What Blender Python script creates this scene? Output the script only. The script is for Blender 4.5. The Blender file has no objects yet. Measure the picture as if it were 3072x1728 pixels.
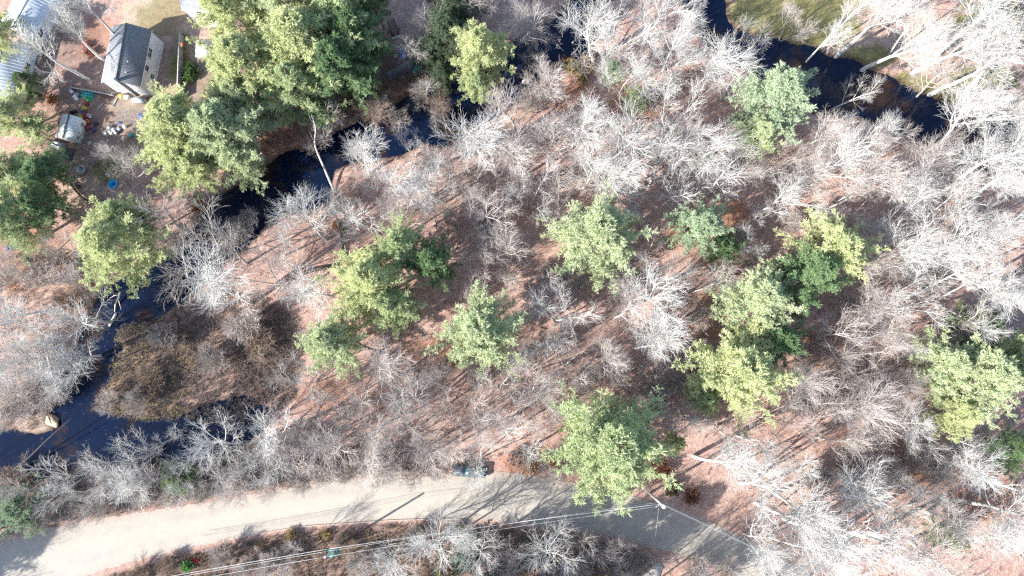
import bpy, math, random
import numpy as np
from mathutils import Vector, Matrix

# ---------------------------------------------------------------- camera, sky, sun, exposure
SC = bpy.context.scene
COL = SC.collection
FOC = 2048.0                       # focal length in pixels of the 3072 px wide photograph
NADX, NADY, HCAM = 1600.0, 1130.0, 120.0
_n = np.array([NADX-1536, -(NADY-864), -FOC]); _n /= np.linalg.norm(_n)
_Z = -_n; _Y = np.array([0, 1.0, 0])-_Z[1]*_Z; _Y /= np.linalg.norm(_Y); _X = np.cross(_Y, _Z)
RM = np.array([_X, _Y, _Z])        # camera axes -> world

def at(px, py, z=0.0):
    d = RM@np.array([px-1536, -(py-864), -FOC]); t = (z-HCAM)/d[2]
    return float(d[0]*t), float(d[1]*t)

def atv(px, py, z=0.0):            # many pixels at once
    px = np.asarray(px, float); py = np.asarray(py, float)
    d = np.stack([px-1536, -(py-864), np.full_like(px, -FOC)], -1)@RM.T
    t = (z-HCAM)/d[..., 2]
    return d[..., 0]*t, d[..., 1]*t

cam_d = bpy.data.cameras.new('camera'); cam = bpy.data.objects.new('camera', cam_d); COL.objects.link(cam)
cam_d.sensor_fit = 'HORIZONTAL'; cam_d.sensor_width = 36; cam_d.lens = 36*FOC/3072
cam_d.clip_start = 1; cam_d.clip_end = 6000
_m = Matrix([[*RM[0], 0], [*RM[1], 0], [*RM[2], HCAM], [0, 0, 0, 1]])
cam.matrix_world = _m
SC.camera = cam

SUN_EL = math.radians(31); SH = math.radians(31)       # shadows run up-right at 30 degrees
sdir = Vector((-math.cos(SH)*math.cos(SUN_EL), -math.sin(SH)*math.cos(SUN_EL), math.sin(SUN_EL)))
w = bpy.data.worlds.new('World'); SC.world = w; w.use_nodes = True
nt = w.node_tree; sky = nt.nodes.new('ShaderNodeTexSky'); sky.sky_type = 'NISHITA'; sky.sun_disc = False
sky.sun_elevation = SUN_EL; sky.sun_rotation = math.atan2(sdir.x, sdir.y)
nt.links.new(sky.outputs[0], nt.nodes['Background'].inputs[0]); nt.nodes['Background'].inputs[1].default_value = 0.12
sl = bpy.data.lights.new('sun', 'SUN'); sl.energy = 5.0; sl.angle = math.radians(0.5); sl.color = (1, .965, .91)
so = bpy.data.objects.new('sun', sl); COL.objects.link(so)
so.rotation_euler = sdir.to_track_quat('Z', 'Y').to_euler()
SC.view_settings.view_transform = 'Standard'; SC.view_settings.look = 'None'
SC.view_settings.exposure = 1.55; SC.view_settings.gamma = 1

SC.render.engine = 'CYCLES'; SC.cycles.use_denoising = False; SC.cycles.filter_width = 1.3; SC.cycles.max_bounces = 5; SC.cycles.diffuse_bounces = 3; SC.cycles.caustics_reflective = False; SC.cycles.caustics_refractive = False
random.seed(7)

# ---------------------------------------------------------------- materials
def mat(name, rgb, rough=.8, spec=.3, noise=None, bump=0, metal=0, objcol=False, rgb2=None, nscale=2.0, trans=0):
    m = bpy.data.materials.new(name); m.use_nodes = True; t = m.node_tree; b = t.nodes['Principled BSDF']
    b.inputs['Roughness'].default_value = rough; b.inputs['Metallic'].default_value = metal
    b.inputs['Specular IOR Level'].default_value = spec
    if objcol:
        oi = t.nodes.new('ShaderNodeObjectInfo'); src = oi.outputs['Color']
    else:
        r = t.nodes.new('ShaderNodeRGB'); r.outputs[0].default_value = (*rgb, 1); src = r.outputs[0]
    tc = t.nodes.new('ShaderNodeTexCoord'); nz = t.nodes.new('ShaderNodeTexNoise')
    nz.inputs['Scale'].default_value = nscale; nz.inputs['Detail'].default_value = 6; nz.inputs['Roughness'].default_value = .65
    t.links.new(tc.outputs['Object'], nz.inputs['Vector'])
    a = noise if noise is not None else .25
    if rgb2 is not None:
        cr = t.nodes.new('ShaderNodeValToRGB'); cr.color_ramp.elements[0].position = .38; cr.color_ramp.elements[1].position = .62
        t.links.new(nz.outputs[0], cr.inputs[0]); mx = t.nodes.new('ShaderNodeMix'); mx.data_type = 'RGBA'
        mx.inputs[7].default_value = (*rgb2, 1); t.links.new(src, mx.inputs[6]); t.links.new(cr.outputs[0], mx.inputs[0]); src = mx.outputs[2]
    mr = t.nodes.new('ShaderNodeMapRange'); mr.inputs['From Min'].default_value = .25; mr.inputs['From Max'].default_value = .75
    mr.inputs['To Min'].default_value = 1-a; mr.inputs['To Max'].default_value = 1+a
    t.links.new(nz.outputs[0], mr.inputs[0])
    vm = t.nodes.new('ShaderNodeVectorMath'); vm.operation = 'SCALE'
    t.links.new(src, vm.inputs[0]); t.links.new(mr.outputs[0], vm.inputs['Scale'])
    t.links.new(vm.outputs[0], b.inputs['Base Color'])
    if bump:
        bp = t.nodes.new('ShaderNodeBump'); bp.inputs['Strength'].default_value = bump; bp.inputs['Distance'].default_value = .1
        t.links.new(nz.outputs[0], bp.inputs['Height']); t.links.new(bp.outputs[0], b.inputs['Normal'])
    if trans:
        out = t.nodes['Material Output']; tr = t.nodes.new('ShaderNodeBsdfTranslucent'); ms = t.nodes.new('ShaderNodeMixShader')
        ms.inputs[0].default_value = trans; t.links.new(vm.outputs[0], tr.inputs[0])
        t.links.new(b.outputs[0], ms.inputs[1]); t.links.new(tr.outputs[0], ms.inputs[2]); t.links.new(ms.outputs[0], out.inputs[0])
    return m

M = {}
M['bark'] = mat('bark', (.5, .47, .44), .9, .2, .25, objcol=True, nscale=1.5, bump=.3)
M['twig'] = mat('twig', (.5, .47, .44), .9, .2, .18, objcol=True, nscale=.25)
M['pinebark'] = mat('pine_bark', (.24, .19, .16), .9, .2, .3, nscale=3)
M['needle'] = mat('needles', (.2, .25, .1), .7, .2, .35, objcol=True, nscale=.5, trans=.3)
M['leaf'] = mat('leaves', (.2, .25, .1), .7, .2, .35, objcol=True, nscale=.8, trans=.3)
M['white'] = mat('white_siding', (.72, .72, .72), .6, .3, .04)
M['siding'] = mat('pale_siding', (.62, .64, .66), .6, .3, .05)
M['glass'] = mat('window_glass', (.015, .02, .03), .08, .5, .1)
M['frame'] = mat('window_frame', (.7, .7, .7), .5, .3, .03)
M['metalgrey'] = mat('grey_metal', (.35, .37, .4), .45, .5, .1, metal=.4)
M['greywood'] = mat('weathered_wood', (.36, .34, .33), .85, .2, .2, nscale=4)
M['polewood'] = mat('pale_pole_wood', (.5, .49, .45), .8, .2, .15)
M['concrete'] = mat('concrete', (.42, .43, .42), .85, .2, .2, nscale=3)
M['black'] = mat('black_rubber', (.02, .02, .022), .6, .3, .2)
for k, c in dict(blue=(.03, .12, .5), teal=(.02, .25, .22), red=(.28, .05, .05), yellow=(.42, .32, .08), purple=(.10, .06, .16),
                 orange=(.4, .12, .05), plasticwhite=(.7, .7, .7), cyan=(.01, .38, .65), green=(.04, .25, .08),
                 brown=(.16, .09, .06), darkblue=(.02, .05, .15), grey=(.28, .3, .32), darkgrey=(.06, .065, .07)).items():
    M[k] = mat(k+'_plastic', c, .45, .4, .15)

def wavemat(name, c1, c2, axis, scale, rough=.7, dist=.4):
    m = bpy.data.materials.new(name); m.use_nodes = True; t = m.node_tree; b = t.nodes['Principled BSDF']
    b.inputs['Roughness'].default_value = rough
    tc = t.nodes.new('ShaderNodeTexCoord'); wv = t.nodes.new('ShaderNodeTexWave'); wv.bands_direction = axis
    wv.inputs['Scale'].default_value = scale; wv.inputs['Distortion'].default_value = dist; wv.inputs['Detail'].default_value = 2
    t.links.new(tc.outputs['Object'], wv.inputs['Vector'])
    nz = t.nodes.new('ShaderNodeTexNoise'); nz.inputs['Scale'].default_value = 3; nz.inputs['Detail'].default_value = 5
    t.links.new(tc.outputs['Object'], nz.inputs['Vector'])
    mx = t.nodes.new('ShaderNodeMix'); mx.data_type = 'RGBA'; mx.inputs[6].default_value = (*c1, 1); mx.inputs[7].default_value = (*c2, 1)
    t.links.new(wv.outputs[1], mx.inputs[0])
    mr = t.nodes.new('ShaderNodeMapRange'); mr.inputs['From Min'].default_value = .25; mr.inputs['From Max'].default_value = .75
    mr.inputs['To Min'].default_value = .75; mr.inputs['To Max'].default_value = 1.2; t.links.new(nz.outputs[0], mr.inputs[0])
    vm = t.nodes.new('ShaderNodeVectorMath'); vm.operation = 'SCALE'; t.links.new(mx.outputs[2], vm.inputs[0]); t.links.new(mr.outputs[0], vm.inputs['Scale'])
    t.links.new(vm.outputs[0], b.inputs['Base Color'])
    bp = t.nodes.new('ShaderNodeBump'); bp.inputs['Strength'].default_value = .5; bp.inputs['Distance'].default_value = .03
    t.links.new(wv.outputs[1], bp.inputs['Height']); t.links.new(bp.outputs[0], b.inputs['Normal'])
    return m
M['shingle'] = wavemat('asphalt_shingle', (.105, .113, .132), (.22, .23, .255), 'Y', 1.1, .75, 1.5)
M['metalroof'] = wavemat('ribbed_metal_roof', (.46, .50, .55), (.60, .64, .68), 'Y', 1.0, .4, .1)
M['shedroof'] = wavemat('shed_roof', (.46, .50, .50), (.52, .56, .56), 'Y', .6, .5, .1)

# ---------------------------------------------------------------- mesh helpers
def make_mesh(name, V, F, mats=(), smooth=False):
    """V (n,3); F list of arrays (m,k)"""
    me = bpy.data.meshes.new(name); V = np.asarray(V, np.float32)
    F = [np.asarray(f, np.int32) for f in F if len(f)]
    me.vertices.add(len(V)); me.vertices.foreach_set('co', V.ravel())
    nl = sum(f.size for f in F); npoly = sum(len(f) for f in F)
    me.loops.add(nl); me.polygons.add(npoly)
    me.loops.foreach_set('vertex_index', np.concatenate([f.ravel() for f in F]))
    st = []; o = 0
    for f in F:
        st.append(o+np.arange(len(f))*f.shape[1]); o += f.size
    me.polygons.foreach_set('loop_start', np.concatenate(st).astype(np.int32))
    if smooth: me.polygons.foreach_set('use_smooth', np.ones(npoly, bool))
    me.update(calc_edges=True)
    for m in mats: me.materials.append(m)
    return me

def link(name, me, parent=None, loc=(0, 0, 0), rz=0, scale=None, color=None):
    o = bpy.data.objects.new(name, me); COL.objects.link(o); o.location = loc; o.rotation_euler = (0, 0, rz)
    if scale is not None: o.scale = scale
    if parent is not None: o.parent = parent
    if color is not None: o.color = (*color, 1)
    return o

def tag(o, label, cat, group=None, kind=None):
    if label: o['label'] = label
    if cat: o['category'] = cat
    if group: o['group'] = group
    if kind: o['kind'] = kind
    return o

class MB:
    def __init__(s): s.V = []; s.F = {}; s.n = 0
    def add(s, V, F):
        V = np.asarray(V, float).reshape(-1, 3)
        for f in F:
            s.F.setdefault(len(f), []).append([i+s.n for i in f])
        s.V.append(V); s.n += len(V)
        return s
    def box(s, c, size, rz=0, taper=1.0, tilt=0):
        x, y, z = [v/2 for v in size]
        P = np.array([[-x, -y, -z], [x, -y, -z], [x, y, -z], [-x, y, -z], [-x*taper, -y*taper, z], [x*taper, -y*taper, z], [x*taper, y*taper, z], [-x*taper, y*taper, z]])
        if tilt:
            ct, st_ = math.cos(tilt), math.sin(tilt); P = P@np.array([[ct, 0, -st_], [0, 1, 0], [st_, 0, ct]])
        ca, sa = math.cos(rz), math.sin(rz)
        P = P@np.array([[ca, sa, 0], [-sa, ca, 0], [0, 0, 1]])+np.array(c)
        return s.add(P, [(0, 3, 2, 1), (4, 5, 6, 7), (0, 1, 5, 4), (1, 2, 6, 5), (2, 3, 7, 6), (3, 0, 4, 7)])
    def tube(s, pts, rad, k=8, cap=True):
        pts = np.asarray(pts, float); n = len(pts); rad = np.broadcast_to(rad, (n,))
        T = np.gradient(pts, axis=0); T /= np.linalg.norm(T, axis=1)[:, None]+1e-9
        ref = np.array([0, 0, 1.]) if abs(T[0][2]) < .8 else np.array([1., 0, 0])
        U = np.cross(T, ref); U /= np.linalg.norm(U, axis=1)[:, None]; W = np.cross(T, U)
        a = np.arange(k)*2*np.pi/k
        P = pts[:, None]+rad[:, None, None]*(np.cos(a)[None, :, None]*U[:, None]+np.sin(a)[None, :, None]*W[:, None])
        F = [(i*k+j, i*k+(j+1) % k, (i+1)*k+(j+1) % k, (i+1)*k+j) for i in range(n-1) for j in range(k)]
        if cap: F += [tuple(range(k))[::-1], tuple((n-1)*k+j for j in range(k))]
        return s.add(P.reshape(-1, 3), F)
    def lathe(s, prof, c=(0, 0, 0), k=20):
        a = np.arange(k)*2*np.pi/k; P = []
        for r, z in prof: P += [(c[0]+r*math.cos(t), c[1]+r*math.sin(t), c[2]+z) for t in a]
        n = len(prof)
        F = [(i*k+j, i*k+(j+1) % k, (i+1)*k+(j+1) % k, (i+1)*k+j) for i in range(n-1) for j in range(k)]
        F += [tuple(range(k))[::-1], tuple((n-1)*k+j for j in range(k))]
        return s.add(P, F)
    def lump(s, c, r, seed=0, k=12, rough=.25):
        g = np.random.default_rng(seed); P = []
        ph = g.uniform(0, 6.28, (6,)); m = k//2+1
        for i in range(m):
            th = math.pi*i/(m-1)
            for j in range(k):
                a = 2*math.pi*j/k
                q = 1+rough*(math.sin(3*a+ph[0]+2*th)*.5+math.sin(5*a+ph[1]-3*th)*.3+math.sin(4*th+ph[2]+a)*.4)
                P.append((c[0]+r[0]*q*math.sin(th)*math.cos(a), c[1]+r[1]*q*math.sin(th)*math.sin(a), c[2]+max(-.5, r[2]*q*math.cos(th))))
        F = [(i*k+j, (i+1)*k+j, (i+1)*k+(j+1) % k, i*k+(j+1) % k) for i in range(m-1) for j in range(k)]
        return s.add(P, F)
    def mesh(s, name, mats, smooth=False):
        return make_mesh(name, np.concatenate(s.V), list(s.F.values()), [mats] if not isinstance(mats, (list, tuple)) else mats, smooth)
    def build(s, name, m, parent=None, smooth=False, **kw):
        return link(name, s.mesh(name, m, smooth), parent, **kw)

def empty(name, loc, rz=0):
    o = bpy.data.objects.new(name, None); COL.objects.link(o); o.location = loc; o.rotation_euler = (0, 0, rz); o.empty_display_size = .5
    return o

# ---------------------------------------------------------------- 2-D fields used by the terrain
def sdf(poly, X, Y):
    """signed distance to polygon, negative inside"""
    P = np.asarray(poly); n = len(P); d = np.full(X.shape, 1e9); ins = np.zeros(X.shape, bool)
    for i in range(n):
        a, b = P[i], P[(i+1) % n]; e = b-a; wx, wy = X-a[0], Y-a[1]
        t = np.clip((wx*e[0]+wy*e[1])/(e@e+1e-9), 0, 1); d = np.minimum(d, np.hypot(wx-t*e[0], wy-t*e[1]))
        c = ((a[1] <= Y) & (Y < b[1])) | ((b[1] <= Y) & (Y < a[1]))
        with np.errstate(divide='ignore', invalid='ignore'):
            xi = a[0]+(Y-a[1])*e[0]/(e[1] if e[1] != 0 else 1e-9)
        ins ^= c & (X < xi)
    return np.where(ins, -d, d)

def wpoly(px): return np.array([at(x, y) for x, y in px])

NORTH_BANK = [(-150, 1310), (0, 1292), (60, 1300), (110, 1308), (165, 1300), (150, 1250), (165, 1215), (199, 1180), (185, 1130), (199, 1095), (223, 1060),
    (238, 1013), (262, 960), (274, 930), (300, 878), (345, 850), (430, 800), (520, 745), (580, 700), (612, 655), (628, 615), (645, 590), (700, 565), (768, 540), (808, 497),
    (851, 461), (907, 457), (967, 429), (1026, 390), (1066, 370), (1120, 350), (1165, 328), (1205, 306), (1245, 278), (1300, 250), (1324, 235), (1350, 200),
    (1400, 175), (1470, 150), (1536, 131), (1576, 112), (1651, 66), (1690, 40), (1740, -20), (1800, -110), (1950, -160), (2100, -110), (2165, -30), (2176, 30), (2180, 60), (2212, 90),
    (2270, 108), (2356, 127), (2410, 135), (2455, 151), (2483, 171), (2542, 175), (2590, 195), (2614, 215), (2650, 222), (2682, 237), (2713, 262), (2740, 268), (2761, 284), (2813, 302),
    (2860, 322), (2960, 340), (3072, 358), (3300, 420)]
SOUTH_BANK = [(3300, 560), (3072, 497), (2990, 500), (2920, 500), (2821, 470), (2801, 425), (2741, 413), (2709, 394), (2642, 365), (2582, 342), (2503, 345), (2403, 316), (2340, 270),
    (2290, 225), (2230, 180), (2160, 150), (2120, 110), (2095, 60), (2060, -10), (1950, -60), (1850, -30), (1800, 40), (1775, 110), (1774, 171), (1700, 165), (1640, 185), (1615, 215),
    (1590, 262), (1552, 302), (1500, 330), (1450, 365), (1400, 400), (1344, 431), (1300, 425), (1269, 419), (1205, 451), (1165, 467), (1090, 470), (1020, 488), (985, 530), (990, 575), (967, 606),
    (900, 625), (847, 630), (800, 650), (775, 690), (730, 735), (680, 770), (620, 830), (580, 870), (537, 906), (477, 948), (420, 962), (362, 976), (345, 1010), (358, 1035), (350, 1093), (318, 1152),
    (290, 1200), (300, 1232), (338, 1243), (437, 1260), (556, 1245), (640, 1215), (700, 1195), (760, 1200), (800, 1235), (770, 1300),
    (700, 1350), (640, 1372), (560, 1385), (470, 1392), (380, 1382), (300, 1385), (230, 1398), (180, 1420), (100, 1435), (60, 1412), (0, 1425), (-150, 1440)]
WATER = wpoly(NORTH_BANK+SOUTH_BANK)
ROAD_N = [(-260, 1735), (-150, 1688), (0, 1627), (119, 1590), (246, 1566), (398, 1540), (596, 1510), (768, 1480), (887, 1458), (967, 1442), (1165, 1428), (1324, 1422), (1436, 1416), (1536, 1416), (1667, 1436), (1800, 1466), (1894, 1490), (1985, 1510), (2080, 1545), (2172, 1581), (2260, 1625), (2400, 1695), (2560, 1790)]
ROAD_S = [(-160, 1880), (-60, 1846), (80, 1790), (190, 1752), (302, 1712), (398, 1685), (557, 1645), (768, 1605), (847, 1590), (927, 1579), (1086, 1568), (1180, 1562), (1290, 1558), (1364, 1558), (1470, 1563), (1560, 1575), (1655, 1588), (1760, 1596), (1850, 1612), (1934, 1640), (2013, 1656), (2132, 1693), (2300, 1800)]
def resample(poly, n):
    P = np.array([at(x, y) for x, y in poly]); s = np.r_[0, np.cumsum(np.hypot(*np.diff(P, axis=0).T))]
    t = np.linspace(0, s[-1], n); Q = np.c_[np.interp(t, s, P[:, 0]), np.interp(t, s, P[:, 1])]
    for _ in range(6): Q[1:-1] = .25*Q[:-2]+.5*Q[1:-1]+.25*Q[2:]
    return Q
RN = resample(ROAD_N, 240); RS = resample(ROAD_S, 240)
ROADP = np.concatenate([RN[::4], RS[::-4]])

def vnoise(X, Y, scale, seed):
    g = np.random.default_rng(seed); out = np.zeros_like(X)
    for i in range(7):
        a = g.uniform(0, 6.28); f = g.uniform(.6, 1.7)/scale*2*np.pi; p = g.uniform(0, 6.28)
        out += np.sin((X*math.cos(a)+Y*math.sin(a))*f+p+1.3*np.sin((X*math.sin(a)-Y*math.cos(a))*f*.7+p*2))
    return out/7

# ---------------------------------------------------------------- ground: one sheet reaching the horizon
def axis(lo, hi, step):
    core = np.arange(lo, hi+step, step); far = np.array([3, 8, 18, 40, 90, 200, 450, 1000, 2200.])
    return np.r_[lo-far[::-1], core, core[-1]+far]
xs = axis(-118, 106, .45); ys = axis(-52, 86, .45)
GX, GY = np.meshgrid(xs, ys)
JX = GX+.55*vnoise(GX, GY, 5, 1)+.3*vnoise(GX, GY, 2, 2); JY = GY+.55*vnoise(GX, GY, 5, 3)+.3*vnoise(GX, GY, 2, 4)
SW = sdf(WATER, JX, JY); SR = sdf(ROADP, GX, GY)
z = .16*vnoise(GX, GY, 14, 5)+.025*vnoise(GX, GY, 3.1, 6)
flat = np.clip((SR-.3)/3, 0, 1); z = z*flat
yard = np.clip((-58-GX)/8, 0, 1)*np.clip((GY-30)/8, 0, 1); z *= (1-.9*yard)
t = np.clip((1.6-SW)/3.0, 0, 1); t = t*t*(3-2*t); z = z*(1-t)-1.5*t
z = np.where(SR < .3, -.01, z)
nx, ny = len(xs), len(ys); I = (np.arange(ny-1)[:, None]*nx+np.arange(nx-1)).ravel()
gm = make_mesh('ground', np.c_[GX.ravel(), GY.ravel(), z.ravel()], [np.c_[I, I+1, I+1+nx, I+nx]], smooth=True)
# kinds of ground cover: R grass, G bare dirt / tan, B orange-brown leaf litter, A damp dark bank soil
zone = np.zeros((ny, nx, 4), np.float32)
def blob(ch, px, py, rx, ry, v=1.0, rot=0):
    cx, cy = at(px, py); s = .0605; dx, dy = GX-cx, GY-cy; c, s_ = math.cos(rot), math.sin(rot)
    u, v_ = dx*c+dy*s_, -dx*s_+dy*c
    r = np.hypot(u/(rx*s), v_/(ry*s))+.35*vnoise(GX, GY, 4, 11+ch)
    zone[:, :, ch] = np.maximum(zone[:, :, ch], v*np.clip((1.15-r)/.4, 0, 1))
for a in [(2330, 40, 190, 90), (2420, 110, 110, 40), (2480, 60, 120, 100), (2620, 170, 90, 40), (2740, 250, 90, 40), (2840, 285, 80, 40), (2950, 240, 120, 50), (3000, 60, 150, 80), (470, 60, 90, 70, .8), (535, 170, 40, 110, .8), (500, 30, 70, 60, .8),
          (540, 200, 40, 60), (330, 505, 60, 50), (420, 450, 60, 60, .6), (20, 1440, 40, 60, .7), (200, 300, 30, 40, .4), (300, 370, 50, 40, .3), (2720, 1590, 80, 50, .5), (830, 1640, 120, 30, .35)]: blob(0, *a)
for a in [(405, 35, 60, 60), (440, 10, 60, 40), (430, 310, 130, 40), (400, 360, 110, 60, .8), (330, 450, 100, 70, .6), (600, 240, 60, 110, .9), (590, 120, 60, 60, .7), (255, 560, 90, 60, .7), (2690, 90, 220, 90, .7), (2920, 160, 200, 80, .8), (3050, 330, 120, 60, .8), (2600, 60, 160, 70, .7),
          (150, 1260, 90, 60, .8), (60, 1180, 120, 110, .8), (110, 1080, 100, 80, .6), (60, 1610, 90, 30, .9), (2390, 1680, 80, 40, .6), (980, 1425, 230, 22, .9), (1400, 560, 200, 70, .5), (1520, 330, 80, 80, .5)]: blob(1, *a)
for a in [(2100, 700, 120, 60), (1900, 330, 90, 90), (2050, 230, 90, 50), (1480, 640, 200, 70, .7), (1590, 1385, 90, 50), (260, 900, 90, 120), (60, 820, 90, 70), (2100, 950, 120, 80, .8), (1350, 1050, 160, 60, .9), (2850, 1440, 170, 80), (2700, 1320, 160, 90, .8),
          (2460, 1050, 90, 60, .9), (1200, 640, 100, 60, .5), (960, 90, 20, 50), (300, 110, 90, 70, .8), (80, 730, 120, 50), (1020, 1190, 150, 60, .8), (2200, 640, 60, 50), (840, 420, 90, 60), (1250, 260, 90, 40), (1150, 290, 120, 50), (1700, 280, 90, 60), (2980, 1500, 120, 70)]: blob(2, *a)
VG = wpoly([(240, 1780), (330, 1728), (600, 1655), (780, 1615), (1100, 1580), (1370, 1570), (1560, 1590), (1830, 1625), (1920, 1660), (1960, 1730), (1960, 1950), (200, 1950)])
zone[:, :, 3] = np.maximum(np.clip((1.3-SW)/1.0, 0, 1), .62*np.clip((.8-sdf(VG, GX, GY))/1.5, 0, 1))
for q in [(800, 1080, 110, 140, .9), (640, 1040, 120, 110, .6), (520, 1080, 170, 110, .5), (300, 380, 190, 140, .42), (200, 180, 130, 160, .42), (600, 260, 60, 120, .4), (480, 400, 90, 80, .4), (1820, 1440, 150, 40, .45), (80, 1540, 140, 60, .6), (300, 1500, 150, 50, .6), (500, 1465, 150, 60, .5), (700, 1420, 130, 50, .4), (40, 1440, 100, 50, .5), (1180, 190, 120, 80, .7), (1050, 300, 150, 60, .5)]: blob(3, *q)
ca = gm.color_attributes.new('zone', 'FLOAT_COLOR', 'POINT'); ca.data.foreach_set('color', zone.reshape(-1))
m = bpy.data.materials.new('leaf_litter_ground'); m.use_nodes = True; t_ = m.node_tree; N = t_.nodes; L = t_.links; bs = N['Principled BSDF']
bs.inputs['Roughness'].default_value = .95; bs.inputs['Specular IOR Level'].default_value = .1
tc = N.new('ShaderNodeTexCoord'); at_ = N.new('ShaderNodeAttribute'); at_.attribute_name = 'zone'
sep = N.new('ShaderNodeSeparateColor'); L.new(at_.outputs['Color'], sep.inputs[0])
def nz(scale, det=5, ro=.6, off=0):
    mp = N.new('ShaderNodeMapping'); mp.inputs['Location'].default_value = (off, off*1.7, 0); L.new(tc.outputs['Object'], mp.inputs[0])
    q = N.new('ShaderNodeTexNoise'); q.inputs['Scale'].default_value = scale; q.inputs['Detail'].default_value = det; q.inputs['Roughness'].default_value = ro
    L.new(mp.outputs[0], q.inputs['Vector']); return q.outputs[0]
def ramp(src, *els):
    r = N.new('ShaderNodeValToRGB'); e = r.color_ramp.elements
    e[0].position, e[0].color = els[0][0], (*els[0][1], 1); e[1].position, e[1].color = els[-1][0], (*els[-1][1], 1)
    for p, c in els[1:-1]: q = e.new(p); q.color = (*c, 1)
    L.new(src, r.inputs[0]); return r.outputs[0]
def mix(f, a, b):
    q = N.new('ShaderNodeMix'); q.data_type = 'RGBA'; L.new(f, q.inputs[0]); L.new(a, q.inputs[6]); L.new(b, q.inputs[7]); return q.outputs[2]
def math_(op, a, b):
    q = N.new('ShaderNodeMath'); q.operation = op; q.use_clamp = True
    for i, v in enumerate((a, b)):
        if isinstance(v, (int, float)): q.inputs[i].default_value = v
        else: L.new(v, q.inputs[i])
    return q.outputs[0]
fine = nz(6, 8, .8); mid = nz(.9, 6, .7, 9); big = nz(.12, 4, .6, 33)
litter = ramp(fine, (.3, (.10, .055, .05)), (.43, (.26, .152, .125)), (.53, (.41, .28, .24)), (.67, (.60, .50, .44)))
oranger = ramp(fine, (.3, (.10, .045, .03)), (.46, (.28, .13, .085)), (.58, (.43, .26, .18)), (.7, (.54, .42, .31)))
tan = ramp(fine, (.3, (.2, .15, .11)), (.5, (.38, .30, .23)), (.7, (.52, .44, .36)))
grass = ramp(fine, (.3, (.06, .06, .025)), (.48, (.16, .15, .06)), (.6, (.30, .26, .14)), (.7, (.44, .37, .25)))
damp = ramp(fine, (.3, (.018, .013, .012)), (.5, (.07, .048, .04)), (.62, (.15, .11, .085)), (.72, (.27, .21, .16)))
def fac(ch, src, k=.5):    # zone mask broken up by noise
    n2 = math_('SUBTRACT', src, .5); q = N.new('ShaderNodeMath'); q.operation = 'MULTIPLY_ADD'; L.new(n2, q.inputs[0]); q.inputs[1].default_value = 1.5; L.new(sep.outputs[ch] if ch < 3 else at_.outputs['Alpha'], q.inputs[2]); q.use_clamp = True
    return math_('MULTIPLY', q.outputs[0], sep.outputs[ch] if ch < 3 else at_.outputs['Alpha'])
c0 = mix(ramp(big, (.42, (0, 0, 0)), (.66, (.35, .35, .35))), litter, oranger)
c0 = mix(ramp(mid, (.5, (0, 0, 0)), (.66, (.6, .6, .6))), c0, tan)
c0 = mix(fac(2, mid), c0, oranger); c0 = mix(fac(1, mid), c0, tan); c0 = mix(fac(0, mid), c0, grass); c0 = mix(at_.outputs['Alpha'], c0, damp)
sc_ = N.new('ShaderNodeMapRange'); sc_.inputs['From Min'].default_value = .3; sc_.inputs['From Max'].default_value = .7; sc_.inputs['To Min'].default_value = .72; sc_.inputs['To Max'].default_value = 1.22; L.new(mid, sc_.inputs[0])
vs = N.new('ShaderNodeVectorMath'); vs.operation = 'SCALE'; L.new(c0, vs.inputs[0]); L.new(sc_.outputs[0], vs.inputs['Scale']); L.new(vs.outputs[0], bs.inputs['Base Color'])
bp = N.new('ShaderNodeBump'); bp.inputs['Strength'].default_value = .9; bp.inputs['Distance'].default_value = .12; L.new(fine, bp.inputs['Height']); L.new(bp.outputs[0], bs.inputs['Normal'])
gm.materials.append(m); link('ground', gm)['kind'] = 'structure'

# height of the ground under any point (nearest grid node)
def gz(x, y):
    return float(z[min(max(int(np.searchsorted(ys, y)), 0), ny-1), min(max(int(np.searchsorted(xs, x)), 0), nx-1)])
def swater(x, y): return float(SW[min(max(int(np.searchsorted(ys, y)), 0), ny-1), min(max(int(np.searchsorted(xs, x)), 0), nx-1)])
def sroad(x, y): return float(SR[min(max(int(np.searchsorted(ys, y)), 0), ny-1), min(max(int(np.searchsorted(xs, x)), 0), nx-1)])

# water
wm = bpy.data.materials.new('creek_water'); wm.use_nodes = True; t_ = wm.node_tree; N = t_.nodes; L = t_.links; bs = N['Principled BSDF']
bs.inputs['Roughness'].default_value = .06; bs.inputs['IOR'].default_value = 1.33
tc = N.new('ShaderNodeTexCoord'); c = ramp(nz(.11, 5, .65, 4), (.38, (.002, .0065, .025)), (.53, (.0035, .008, .024)), (.6, (.022, .014, .014)), (.7, (.05, .028, .02)))  # navy tones carry the sky's reflection as base colour; brown patches are shallows
c = mix(ramp(nz(3.5, 2, .5, 7), (.70, (0, 0, 0)), (.73, (.9, .9, .9))), c, ramp(nz(9, 2), (.4, (.12, .08, .06)), (.6, (.3, .24, .2)))); L.new(c, bs.inputs['Base Color'])
bp = N.new('ShaderNodeBump'); bp.inputs['Strength'].default_value = .06; bp.inputs['Distance'].default_value = .05; L.new(nz(2.5, 3), bp.inputs['Height']); L.new(bp.outputs[0], bs.inputs['Normal'])
wv = np.array([[-260, -60, -.55], [200, -60, -.55], [200, 130, -.55], [-260, 130, -.55]])
link('creek_water', make_mesh('creek_water', wv, [[(0, 1, 2, 3)]], [wm]))['kind'] = 'structure'

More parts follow.
